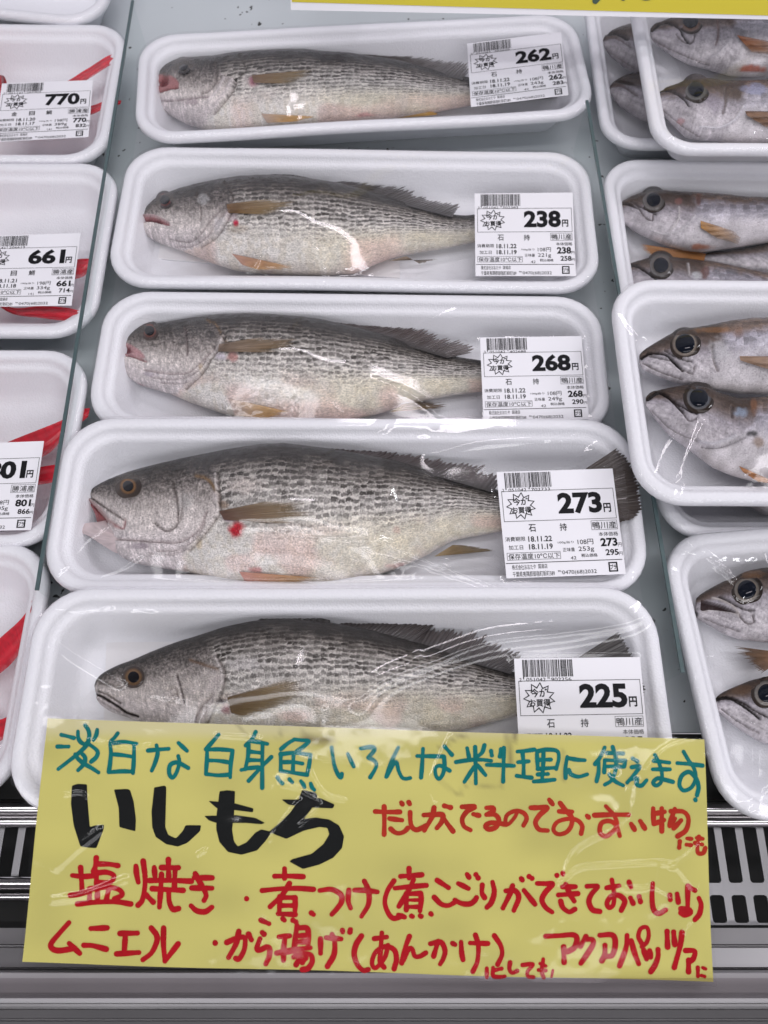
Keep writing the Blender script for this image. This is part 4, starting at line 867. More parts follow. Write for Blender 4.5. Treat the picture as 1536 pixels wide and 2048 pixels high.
film_and_label(T4, [([(150,858),(162,900),(206,970)], .0012, .0008), ([(203,855),(232,902),(240,952)], .0015, .0008), ([(122,1134),(172,1080),(216,1050)], .0010, .0008), ([(560,1082),(640,1096),(755,1088)], .0008, .0006), ([(755,1088),(860,1122),(960,1158),(1010,1178)], .0030, .0013), ([(640,940),(720,884),(775,848)], .0030, .0008), ([(870,906),(960,884),(1080,874),(1190,864),(1224,842)], .0045, .0014)],
    kl([(993,944),(1225,937),(1252,1148),(1013,1157)], '273', '2051042702733', '253', '295'), seed=4)
film_and_label(T5, [([(66,1228),(130,1290),(238,1357)], .0028, .0014), ([(300,1388),(360,1395),(410,1410)], .0006, .0005), ([(718,1398),(765,1358),(860,1320),(980,1280),(1130,1262),(1260,1240),(1295,1212)], .0050, .0017)],
    kl([(1028,1317),(1280,1314),(1303,1556),(1042,1562)], '225', '2051042902256', '208', '243'), seed=5)

# ---------------------------------------------------------------- red fish trays on the left
GL = 'foam trays of red fish in the left column'; GRF = 'red fish in the left column'
def wtray(right_top, right_bot, z, label, width=900, base=0.0, tilt=0.0):
    (x0, y0), (x1, y1) = right_top, right_bot
    return tray([(x0 - width, y0 + tilt), (x0, y0), (x1, y1), (x1 - width * 1.05, y1 + tilt)], z, label, GL, base)
LA = tray([(-190, -130), (262, -95), (181, 55), (-290, -14)], 0.032, 'white foam tray corner at the top left, cut by the photo edge', GL)
LB = wtray((249, 45), (219, 322), 0.030, 'white foam tray of red fish priced 770', 700)
LC = wtray((236, 323), (190, 668), 0.030, 'white foam tray of red fish priced 661', 760)
LD = wtray((186, 697), (112, 1092), 0.030, 'white foam tray of red fish priced 801', 820)
LE = wtray((92, 1084), (42, 1605), 0.030, 'white foam tray of red fish nearest the front in the left column', 900)
RD, RDT = (.50, .012, .030), (.52, .006, .022)
def red(T, label, cx, cy, half, left, up, lo, seed):
    top = [(left, cy - 5), (left + 60, cy - half * .7), (left + 180, cy - half * 1.25), ((left + cx) / 2 + 40, cy - half * 1.1), (cx - 60, cy - half * .45), (cx, cy - half * .3)]
    bot = [(left, cy + 5), (left + 60, cy + half * .7), (left + 180, cy + half * 1.2), ((left + cx) / 2 + 40, cy + half), (cx - 60, cy + half * .42), (cx, cy + half * .3)]
    F = fish(T, 'red', label, GRF, top, bot, [(left + 140, -200), (left + 140, 3000)], [], ratio=.42, nS=160, nU=60, seed=seed)
    for poly in (up, lo):
        k = len(poly) // 2; a = poly[:k]; b_ = poly[k:][::-1]
        n = 60; A = resample(catmull(a, 2), n); B = resample(catmull(b_, 2), n); v = []; cl = []; al = []; zz = np.linspace(F.zpe, T.rim - .0045, n)
        for i in range(n):
            for j in range(9):
                s = j / 8; p = A[i] * (1 - s) + B[i] * s; v.append(P(p[0], p[1], zz[i] + .0006 * math.sin(s * 40))); nzv = float(vnoise(arr([p[0] / 9]), arr([p[1] / 3]))[0])
                cl.append(np.array(RDT) * (.75 + .5 * nzv)); al.append(1.0 if s < .75 else 1 - (s - .75) * 2.2 * nzv)
        mesh('tail_lobe', v, grid_faces(n, 9), M['fin'], F.root, F.base, col=arr(cl), alp=al)
        T.pts.append(arr(v))
    return F
red(LB, 'red fish whose forked tail shows behind the 770 label', 10, 185, 110, -330, [(0,170),(110,170),(170,140),(215,112),(241,107), (238,119),(205,140),(160,168),(110,192),(10,190)], [(0,190),(110,222),(180,212),(215,200),(243,201), (240,209),(215,214),(180,230),(110,240),(0,205)], 31)
red(LC, 'red fish whose tail shows behind the 661 label', -30, 560, 120, -380, [(-30,540),(90,545),(150,520),(180,517),(197,514), (196,520),(180,535),(160,556),(90,562),(-30,560)], [(-30,575),(20,614),(80,612),(130,615),(159,621), (156,634),(130,641),(80,636),(20,626),(-30,590)], 32)
red(LD, 'red fish whose broad tail shows behind the 801 label', -20, 920, 130, -420, [(-20,900),(30,878),(120,842),(160,820),(180,816), (176,834),(130,872),(100,905),(60,920),(-20,920)], [(-20,925),(50,940),(80,934),(105,930),(120,928), (118,962),(100,966),(76,970),(40,975),(-20,940)], 33)
red(LE, 'red fish with a broad tail in the front left tray', -60, 1370, 150, -520, [(-60,1330),(0,1276),(35,1245),(54,1222),(64,1200), (62,1235),(48,1290),(20,1330),(-20,1360),(-60,1380)], [(-60,1390),(-10,1436),(15,1434),(35,1430),(50,1428), (48,1470),(30,1474),(10,1478),(-20,1482),(-60,1410)], 34)
def rl(c, p, code, use, made, g, tax): return lab(c, p, code, '金目鯛', '勝浦産', use, made, '198', g, tax, '141')
film_and_label(LA, [], None, seed=6)
film_and_label(LB, [], rl([(4,167),(186,160),(177,274),(-14,284)], '770', '2051141207702', '18.11.20', '18.11.17', '389', '832'), seed=7)
film_and_label(LC, [], rl([(-32,472),(161,466),(143,611),(-58,614)], '661', '2051141206613', '18.11.21', '18.11.18', '334', '714'), seed=8)
film_and_label(LD, [], rl([(-124,890),(88,882),(62,1060),(-160,1064)], '801', '2051141208013', '18.11.21', '18.11.18', '405', '866'), seed=9)
film_and_label(LE, [], None, seed=10)

# ---------------------------------------------------------------- big-eyed fish trays on the right
GS = 'foam trays of big-eyed fish in the right column'; GSF = 'big-eyed fish in the right column'
def rtray(lt, lb, z, label, width, base=0.0, tilt=0.0):
    (x0, y0), (x1, y1) = lt, lb
    return tray([(x0, y0), (x0 + width, y0 + tilt), (x1 + width * 1.06, y1 + tilt), (x1, y1)], z, label, GS, base, rad=0.024)
RF_ = rtray((1170, -20), (1203, 290), 0.030, 'white foam tray partly covered by another tray, two fish snouts showing, top right', 660)
RG = rtray((1264, -40), (1300, 301), 0.062, 'white foam tray at the top right with two big-eyed fish, lying on another tray', 640, 0.034)
RH = rtray((1200, 317), (1250, 650), 0.030, 'white foam tray of big-eyed fish with an orange tail, second in the right column', 720, 0.0, -2)
RK = rtray((1275, 700), (1330, 1076), 0.030, 'white foam tray mostly hidden beneath another tray, in the middle of the right column', 800)
RI = rtray((1226, 557), (1268, 1006), 0.062, 'white foam tray with two big-eyed fish under glossy wrap, third in the right column', 820, 0.034)
RL_ = tray([(1328, 1078), (2200, 990), (2330, 1580), (1440, 1642)], 0.034, 'white foam tray of big-eyed fish nearest the front on the right', GS, 0.0, rad=0.024)
def ext(top, bot, tx, ty, half):
    """carry an outline on past the frame to a tail root at (tx, ty)"""
    x, y = top[-1]; x2, y2 = bot[-1]
    t2 = top + [(x + (tx-x)*.45, y + ((ty-half) - y)*.30), (x + (tx-x)*.8, y + ((ty-half)-y)*.8), (tx, ty - half)]
    b2 = bot + [(x2 + (tx-x2)*.45, y2 + ((ty+half) - y2)*.30), (x2 + (tx-x2)*.8, y2 + ((ty+half)-y2)*.8), (tx, ty + half)]
    return t2, b2
OR = (.42, .16, .035)
def sfish(T, label, top, bot, end, head, feats, eye, seed, ring=(.42,.40,.40), lift=None, bright=1.0, ratio=.50, tailfin=True):
    t2, b2 = ext(top, bot, *end)
    if lift is None: lift = .008 if T is RI else .005
    F = fish(T, 'silver', label, GSF, t2, b2, head, feats, ratio=ratio, nS=300, nU=80, seed=seed, lift=lift, bright=bright,
             eye=None)
    if eye: add_eye(F, eye[0], eye[1], eye[2] * 1.24, eye[3] * 1.03, eye[4], (.10, .085, .075) if len(eye) < 6 else tuple(c * .6 for c in eye[5]), (.03, .022, .018), ring=tuple(c * .62 for c in ring), pup=(.004,.006,.012))
    if tailfin:
        tx, ty, hf = end
        tail(F, [(tx - 10, ty - hf), (tx - 10, ty + hf)], [(tx + 110, ty - hf*3), (tx + 60, ty), (tx + 110, ty + hf*3)], 14, OR, (.20,.10,.04))
    return F
def mouthf(pts, w=2.0): return [('line', pts, w * 1.25, (.022,.018,.018), .95, .0014)]
# tray F (behind)
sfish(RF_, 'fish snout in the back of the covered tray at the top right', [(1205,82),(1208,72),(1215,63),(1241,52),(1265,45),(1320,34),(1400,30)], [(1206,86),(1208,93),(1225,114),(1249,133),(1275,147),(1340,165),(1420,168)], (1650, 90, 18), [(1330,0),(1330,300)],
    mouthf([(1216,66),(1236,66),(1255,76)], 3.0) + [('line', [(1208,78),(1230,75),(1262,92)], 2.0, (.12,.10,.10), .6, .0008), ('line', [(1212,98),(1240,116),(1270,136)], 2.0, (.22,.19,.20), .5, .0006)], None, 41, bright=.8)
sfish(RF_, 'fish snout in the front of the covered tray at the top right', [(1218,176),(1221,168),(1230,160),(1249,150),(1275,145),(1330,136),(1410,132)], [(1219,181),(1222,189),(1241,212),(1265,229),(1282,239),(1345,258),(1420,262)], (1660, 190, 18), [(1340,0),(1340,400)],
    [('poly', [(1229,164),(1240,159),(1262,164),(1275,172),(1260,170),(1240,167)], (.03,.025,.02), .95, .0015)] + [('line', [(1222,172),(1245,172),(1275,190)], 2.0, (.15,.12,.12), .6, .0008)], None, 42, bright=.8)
# tray G
F = sfish(RG, 'upper fish of the top right tray, its eye cut by the yellow strip', [(1301,56),(1304,51),(1309,46),(1325,41),(1342,34),(1384,24),(1440,16),(1536,12)], [(1301,72),(1306,81),(1322,95),(1349,113),(1380,129),(1420,139),(1468,152),(1536,154)], (1760, 85, 22), [(1478,0),(1470,60),(1480,110),(1440,160)],
    mouthf([(1305,60),(1322,46),(1342,46),(1360,56),(1368,72),(1380,84)]) + [('line', [(1308,78),(1340,96),(1390,118),(1420,128)], 2.0, (.15,.12,.12), .6, .0008), ('line', [(1352,68),(1370,84),(1386,82),(1390,70)], 1.6, (.14,.12,.12), .7, .0006),
      ('line', [(1436,38),(1437,70),(1432,88)], 2.2, (.16,.10,.09), .6, .0006), ('line', [(1462,80),(1440,105),(1420,118)], 3.0, (.50,.47,.50), .6, -.0006), ('ell', 1505, 140, 34, 12, (.46,.10,.045), .85)],
    (1381, 40, 13, 22, 28, (.20,.11,.07)), 43, ring=(.30,.20,.17))
fin(F, 'pectoral_fin', [(1474,70),(1479,77)], [(1560,86),(1550,112),(1504,106)], 9, (.34,.13,.06), (.30,.16,.08), alpha=(.95,.65), jag=.04, ray_dark=.25, seed=61)
F = sfish(RG, 'lower fish of the top right tray with a big dark eye', [(1308,192),(1311,186),(1318,180),(1332,174),(1356,166),(1370,159),(1392,154),(1415,158),(1444,163),(1492,162),(1536,160)], [(1308,208),(1314,216),(1328,229),(1349,251),(1375,275),(1408,281),(1480,286),(1536,286)], (1780, 215, 22), [(1500,140),(1488,200),(1480,230),(1440,285)],
    mouthf([(1311,192),(1325,180),(1345,182),(1368,196),(1378,210)]) + [('line', [(1346,178),(1366,190),(1384,200),(1402,200)], 1.8, (.05,.04,.04), .7, .0007), ('line', [(1312,204),(1335,226),(1370,254),(1400,272)], 1.8, (.14,.12,.12), .6, .0007),
      ('line', [(1450,176),(1452,200),(1446,226)], 2.4, (.16,.13,.12), .6, .0007), ('line', [(1486,214),(1470,240),(1440,256),(1400,256)], 3.0, (.55,.53,.57), .6, -.0007), ('ell', 1362, 242, 9, 7, (.50,.24,.24), .6), ('ell', 1428, 205, 22, 24, (.22,.19,.24), .5), ('ell', 1510, 178, 30, 14, (.26,.28,.42), .7)],
    (1392, 177, 13, 22, 30, (.13,.125,.12)), 44, ring=(.30,.30,.29))
fin(F, 'pectoral_fin', [(1490,222),(1494,231)], [(1600,222),(1590,262),(1536,258)], 9, (.22,.11,.05), (.22,.13,.08), alpha=(.95,.65), jag=.04, ray_dark=.25, seed=62)
# tray H
F = sfish(RH, 'back fish of the second right tray with a brown pectoral fin', [(1230,416),(1233,410),(1240,404),(1261,392),(1287,383),(1318,380),(1349,383),(1384,385),(1432,388),(1492,394),(1536,395)], [(1230,429),(1235,437),(1249,447),(1272,464),(1303,479),(1337,492),(1373,502),(1408,505),(1444,500),(1480,495),(1536,486)], (1790, 440, 20), [(1385,380),(1395,410),(1392,440),(1360,500)],
    [('poly', [(1237,410),(1250,404),(1266,408),(1280,420),(1268,416),(1252,410)], (.02,.015,.015), .95, .0020)] + [('line', [(1262,402),(1280,412),(1300,422),(1312,428)], 1.8, (.05,.04,.04), .75, .0007), ('line', [(1276,412),(1290,432),(1304,440),(1306,430)], 1.8, (.10,.08,.08), .7, .0007),
      ('line', [(1358,415),(1356,440),(1340,462)], 2.4, (.52,.49,.49), .6, -.0006), ('line', [(1390,432),(1365,458),(1330,470),(1300,462)], 2.4, (.50,.48,.50), .5, -.0005), ('ell', 1356, 402, 9, 8, (.40,.17,.15), .4), ('ell', 1397, 396, 6, 16, (.14,.05,.03), .7), ('ell', 1400, 494, 26, 8, (.42,.15,.07), .8), ('line', [(1248,450),(1290,474),(1340,492)], 2.0, (.20,.17,.17), .5, .0006)],
    (1307, 399, 11.5, 21, 27, (.18,.16,.15)), 45, ring=(.34,.33,.32))
fin(F, 'pectoral_fin', [(1401,441),(1402,456)], [(1470,462),(1483,476),(1478,490),(1436,478)], 10, (.40,.19,.035), (.34,.24,.17), alpha=(.95,.65), jag=.04, ray_dark=.25, seed=63)
F = fish(RH, 'silver', 'fish lying the other way round, its orange tail fin toward the divider', GSF,
    [(1400,510),(1425,503),(1444,501),(1480,496),(1536,484),(1620,470),(1720,470),(1800,490),(1850,520)], [(1400,518),(1425,524),(1444,528),(1487,540),(1536,548),(1620,560),(1720,560),(1800,545),(1850,526)], [(2000,0),(2000,900)], [], ratio=.46, nS=200, nU=70, seed=46)
fin(F, 'tail_fin', [(1412,507),(1408,523)], [(1268,486),(1277,496),(1288,504),(1296,514)], 9, (.44,.19,.06), (.40,.18,.05), zb=F.fl + .008, zt=F.fl + .012, on=False, jag=.12, alpha=(1, 1), seed=64)
F = sfish(RH, 'front fish of the second right tray, cut by the tray below', [(1245,537),(1250,530),(1270,523),(1299,515),(1320,510),(1346,515),(1384,519),(1432,525),(1480,536),(1536,547)], [(1245,551),(1252,565),(1265,580),(1300,598),(1360,615),(1420,625),(1480,632),(1536,636)], (1790, 600, 18), [(1405,500),(1415,540),(1400,600)],
    mouthf([(1248,538),(1268,530),(1290,540),(1312,556)]) + [('line', [(1268,528),(1290,540),(1308,554),(1330,556)], 1.6, (.06,.05,.05), .6, .0006), ('line', [(1376,528),(1378,550)], 2.4, (.50,.47,.47), .6, -.0005), ('ell', 1410, 545, 9, 16, (.14,.06,.05), .7), ('ell', 1392, 552, 12, 10, (.58,.60,.62), .6)],
    (1322, 530, 12.5, 22, 29, (.17,.145,.125)), 47, ring=(.34,.33,.33))
# tray K: a dark back under the tray above
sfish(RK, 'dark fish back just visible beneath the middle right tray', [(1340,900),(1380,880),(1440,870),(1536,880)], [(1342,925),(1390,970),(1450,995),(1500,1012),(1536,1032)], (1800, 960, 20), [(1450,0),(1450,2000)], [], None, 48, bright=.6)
# tray I
F = sfish(RI, 'upper fish of the middle right tray with a round dark blue eye', [(1279,709),(1283,703),(1291,697),(1308,686),(1338,668),(1363,657),(1388,655),(1422,649),(1461,641),(1503,636),(1536,636)], [(1279,727),(1286,739),(1304,747),(1331,758),(1367,769),(1409,776),(1440,782),(1480,788),(1536,790)], (1830, 712, 24), [(1440,640),(1450,690),(1440,740),(1400,790)],
    mouthf([(1284,716),(1300,706),(1330,708),(1352,724),(1366,740)]) + [('line', [(1330,700),(1360,716),(1384,722)], 2.0, (.06,.05,.05), .7, .0008), ('line', [(1366,738),(1385,746),(1390,732)], 2.0, (.15,.13,.13), .6, .0007), ('line', [(1288,726),(1320,742),(1365,758)], 2.2, (.16,.14,.14), .55, .0008),
      ('line', [(1300,712),(1340,720),(1360,736)], 2.0, (.12,.11,.11), .6, .0008), ('line', [(1424,690),(1428,720),(1436,740)], 2.5, (.20,.17,.16), .5, .0007), ('ell', 1430, 660, 44, 7, (.26,.12,.045), .55), ('ell', 1478, 664, 12, 12, (.22,.10,.05), .5), ('ell', 1440, 700, 24, 26, (.50,.50,.51), .5)],
    (1370, 687, 16, 24, 33, (.33,.28,.23)), 49, ring=(.40,.33,.29))
fin(F, 'pectoral_fin', [(1479,712),(1481,721)], [(1620,712),(1600,748),(1540,740)], 9, (.30,.19,.12), (.34,.22,.14), alpha=(.95,.65), jag=.04, ray_dark=.25, seed=65)
F = sfish(RI, 'lower fish of the middle right tray with a cloudy eye', [(1292,794),(1295,789),(1302,783),(1321,779),(1350,773),(1377,769),(1409,773),(1434,786),(1472,797),(1536,794)], [(1292,812),(1299,821),(1313,839),(1338,869),(1367,890),(1398,913),(1430,936),(1466,951),(1503,962),(1536,963)], (1840, 880, 26), [(1520,780),(1510,850),(1480,868),(1440,890),(1400,900)],
    mouthf([(1296,798),(1318,784),(1340,796),(1358,814),(1366,822)], 2.4) + [('line', [(1324,784),(1350,802),(1376,818),(1394,826)], 2.4, (.04,.03,.03), .8, .0009), ('line', [(1366,822),(1378,840),(1394,836)], 2.0, (.14,.12,.13), .7, .0007), ('line', [(1302,818),(1345,858),(1395,880)], 2.2, (.22,.20,.21), .5, .0007),
      ('line', [(1404,893),(1430,895),(1456,889),(1490,873)], 2.0, (.16,.15,.16), .4, .0010), ('line', [(1400,884),(1432,886),(1470,872)], 3.0, (.52,.51,.55), .6, -.0005), ('ell', 1504, 866, 12, 8, (.02,.02,.02), .9), ('ell', 1482, 825, 16, 12, (.30,.38,.50), .6), ('ell', 1508, 812, 8, 18, (.22,.10,.05), .7), ('ell', 1516, 885, 12, 12, (.20,.13,.08), .7), ('line', [(1464,812),(1464,834)], 2.2, (.10,.08,.08), .6, .0006)],
    (1398, 795, 15, 23, 33, (.12,.13,.15)), 50, ring=(.33,.32,.33))
fin(F, 'pelvic_fin', [(1478,932),(1486,944)], [(1560,968),(1520,966)], 7, (.48,.20,.06), (.44,.20,.07), alpha=(1,.95), seed=66, jag=.05)
# tray L
F = sfish(RL_, 'open-mouthed fish with a big eye in the nearest right tray', [(1393,1196),(1400,1189),(1412,1181),(1445,1163),(1467,1155),(1489,1143),(1522,1136),(1560,1133),(1620,1130)], [(1390,1226),(1393,1237),(1421,1252),(1447,1267),(1478,1279),(1536,1285),(1600,1287)], (1900, 1180, 26), [(1580,1100),(1590,1200),(1560,1290)],
    [('poly', [(1402,1200),(1420,1203),(1445,1210),(1466,1220),(1476,1228),(1450,1224),(1420,1221),(1402,1222)], (.035,.015,.015), .98, .0035), ('line', [(1404,1222),(1425,1220),(1452,1222),(1478,1232)], 2.2, (.50,.46,.46), .8, -.0006),
     ('line', [(1424,1196),(1445,1202),(1466,1214),(1478,1230)], 2.4, (.46,.42,.40), .8, -.0006), ('line', [(1440,1194),(1465,1206),(1490,1218),(1508,1220)], 2.2, (.05,.04,.04), .75, .0009), ('line', [(1478,1230),(1494,1246),(1508,1244),(1506,1230)], 2.0, (.12,.10,.10), .7, .0007),
     ('ell', 1392, 1228, 6, 8, (.02,.02,.02), .9), ('line', [(1408,1236),(1440,1248),(1480,1262)], 2.2, (.20,.18,.19), .5, .0006), ('ell', 1500, 1148, 30, 10, (.14,.07,.03), .7)],
    (1494, 1179, 15.5, 24, 33, (.26,.22,.18)), 51, ring=(.42,.38,.34))
F = fish(RL_, 'silver', 'fish lying reversed, a frayed brown tail fin between the two heads', GSF,
    [(1545,1304),(1575,1304),(1640,1296),(1740,1290),(1850,1300),(1930,1330)], [(1545,1326),(1575,1330),(1640,1350),(1740,1365),(1850,1355),(1930,1336)], [(2100,0),(2100,3000)], [], nS=120, nU=60, seed=52)
fin(F, 'tail_fin', [(1556,1304),(1552,1328)], [(1466,1292),(1472,1306),(1482,1320),(1505,1336),(1520,1348)], 12, (.30,.17,.09), (.17,.10,.055), zb=F.fl + .008, zt=F.fl + .012, on=False, jag=.3, alpha=(1, .8), seed=67)
F = sfish(RL_, 'dark-headed fish at the front of the nearest right tray', [(1432,1396),(1436,1391),(1444,1385),(1467,1374),(1500,1361),(1536,1352),(1600,1344)], [(1432,1414),(1439,1426),(1460,1445),(1489,1465),(1517,1482),(1560,1496),(1620,1505)], (1920, 1440, 26), [(1620,1300),(1620,1600)],
    mouthf([(1436,1398),(1460,1396),(1490,1412),(1520,1436)], 2.4) + [('line', [(1466,1396),(1490,1406),(1510,1420),(1536,1434)], 2.2, (.04,.03,.03), .8, .0009), ('ell', 1480, 1380, 34, 12, (.10,.055,.03), .7), ('ell', 1437, 1400, 6, 6, (.03,.03,.03), .8), ('line', [(1444,1418),(1480,1444),(1520,1466)], 2.0, (.20,.18,.19), .5, .0006)],
    (1534, 1386, 15, 24, 33, (.30,.27,.24)), 53, ring=(.45,.42,.39))
for T, rdg, sd in ((RF_, [], 21), (RG, [], 22), (RH, [], 23), (RK, [], 24),
        (RI, [([(1356,994),(1374,922),(1402,856),(1408,842)], .0013, .0009), ([(1316,948),(1338,894),(1368,860)], .0010, .0006), ([(1404,842),(1440,834),(1456,832),(1480,854)], .0008, .0007), ([(1244,622),(1262,650),(1284,676)], .0015, .0007)], 25),
        (RL_, [([(1378,1078),(1435,1128),(1468,1160)], .0012, .0009), ([(1336,1136),(1352,1144),(1366,1160)], .0010, .0006), ([(1506,1610),(1506,1450)], .0016, .0008), ([(1468,1160),(1470,1185),(1490,1198),(1510,1190)], .0008, .0006)], 26)):
    film_and_label(T, rdg, None, seed=sd)
# ---------------------------------------------------------------- the hand-lettered sign
S_T, S_B = PD(752, 1455, 0.3425), PD(735, 1964, 0.3263)
S_V = (S_B - S_T); S_V[0] = 0; S_V /= np.linalg.norm(S_V); S_N = np.cross(S_V, X_AX); S_N = S_N if S_N[2] > 0 else -S_N
def wave(p):
    u = p[..., 0]; v = (p - S_T) @ S_V
    return 0.0009 * np.sin(u * 21 + 1.0) * np.sin(v * 26 + 0.5) + 0.0006 * np.sin(u * 47 + v * 60)
def SP(px, py, h=0.0):
    r = rays(px, py); t = ((S_T - C0) @ S_N) / (r @ S_N); p = C0 + r * t[..., None]
    return p + S_N * (wave(p) + h)[..., None]
def quadgrid(cor, nu, nv):
    c = arr(cor); u, v = np.meshgrid(np.linspace(0, 1, nu), np.linspace(0, 1, nv), indexing='ij'); u = u.ravel()[:, None]; v = v.ravel()[:, None]
    return c[0]*(1-u)*(1-v) + c[1]*u*(1-v) + c[2]*u*v + c[3]*(1-u)*v
sb = SP(arr([735.0]), arr([1700.0]))[0]
sign = empty('handwritten_sign', tuple(sb)); thing(sign, 'laminated yellow sign with handwritten teal, black and red Japanese lettering, leaning on the front tray', 'sign')
q = quadgrid([(94, 1437), (1409, 1479), (1427, 1964), (43, 1925)], 150, 60)
# bottom edge of the paper sags a little
w = SP(q[:, 0], q[:, 1], np.zeros(len(q)))
pn = vnoise(q[:, 0] / 90, q[:, 1] / 60); dirt = np.zeros(len(q))
for pl, wd, s in (([(610,1476),(640,1481),(660,1480)], 5, .75), ([(875,1500),(905,1478),(930,1470)], 2, .5), ([(1015,1470),(1018,1500),(1022,1525)], 3, .6), ([(1030,1465),(1026,1480)], 3, .7), ([(880,1560),(915,1588),(930,1570)], 1.6, .35), ([(940,1566),(1000,1576),(1005,1560)], 1.6, .35),
    ([(475,1450),(490,1470)], 2, .35), ([(565,1460),(555,1478)], 2, .35), ([(605,1458),(600,1485)], 1.5, .3), ([(1126,1500),(1126,1560)], 2, .3)):
    dirt = np.maximum(dirt, s * np.exp(-(pdist(q, catmull(pl, 4)) / (wd * 1.8)) ** 2))
pc = np.array([.54, .495, .125])[None] * (0.9 + .2 * pn)[:, None]
pc = blend(pc, sst(.93, 1.0, 1 - ((w - S_T) @ S_V) / .105) * .55, (.62, .575, .40)); pc = blend(pc, dirt, (.10, .07, .03))
mesh('yellow_paper', w, grid_faces(150, 60), M['paper'], sign, sb, col=pc)
def ribbon(acc, pts, rad, hoff):
    """a felt-tip stroke: pts and rad in photo pixels on the sign"""
    c = catmull(pts, 1.6) if len(pts) > 1 else arr([pts[0], (pts[0][0] + .8, pts[0][1] + .8)])
    n = len(c); tg = np.gradient(c, axis=0) if n > 1 else np.array([[1, 0]]); tg /= np.maximum(np.linalg.norm(tg, axis=1), 1e-9)[:, None]; nr = np.stack([-tg[:, 1], tg[:, 0]], 1)
    s = np.linspace(0, 1, n); wv = rad * (1 + 0.10 * np.sin(s * 5 + pts[0][0]) - .06 * (vnoise(c[:, 0] / 3, c[:, 1] / 3) - .5))
    L = c + nr * wv[:, None]; R = c - nr * wv[:, None]; h = hoff + s * 1.6e-5
    def cap(ctr, t, w0, sgn):
        a0 = math.atan2(t[1], t[0]); return [ctr + w0 * np.array([math.cos(a0 + sgn * a), math.sin(a0 + sgn * a)]) for a in np.linspace(math.pi/2, -math.pi/2, 7)[1:-1]]
    e = cap(c[-1], tg[-1], wv[-1], 1); b0 = cap(c[0], -tg[0], wv[0], 1)
    px = np.vstack([L, R, arr(e), arr(b0), c[-1:], c[:1]]); hh = np.r_[h, h, np.full(len(e), h[-1]), np.full(len(b0), h[0]), h[-1], h[0]]
    f = [(i, i+1, n+i+1, n+i) for i in range(n-1)]
    k = 2*n; ring = [n-1] + list(range(k, k+5)) + [2*n-1]; f += [(k+10, ring[i], ring[i+1]) for i in range(len(ring)-1)]
    ring = [n] + list(range(k+5, k+10)) + [0]; f += [(k+11, ring[i], ring[i+1]) for i in range(len(ring)-1)]
    acc.add(SP(px[:, 0], px[:, 1], hh), f)
def strokes(name, mat, groups, default_r):
    acc = MB(); i = 0
    for (x0, y0, s, r, data) in groups:
        for st in data.strip().split(';'):
            st = st.strip()
            if not st: continue
            rr = r
            if '@' in st: st, rs = st.split('@'); rr = float(rs)
            p = [tuple(float(k) for k in a.split(',')) for a in st.split()]
            ribbon(acc, [(x0 + a*s, y0 + b_*s) for a, b_ in p], rr * s * 1.16, 0.00005 + (i % 9) * 0.000018); i += 1
    mesh(name, acc.v, acc.f, M[mat], sign, sb, smooth=False)
Z1 = 350 / 1536
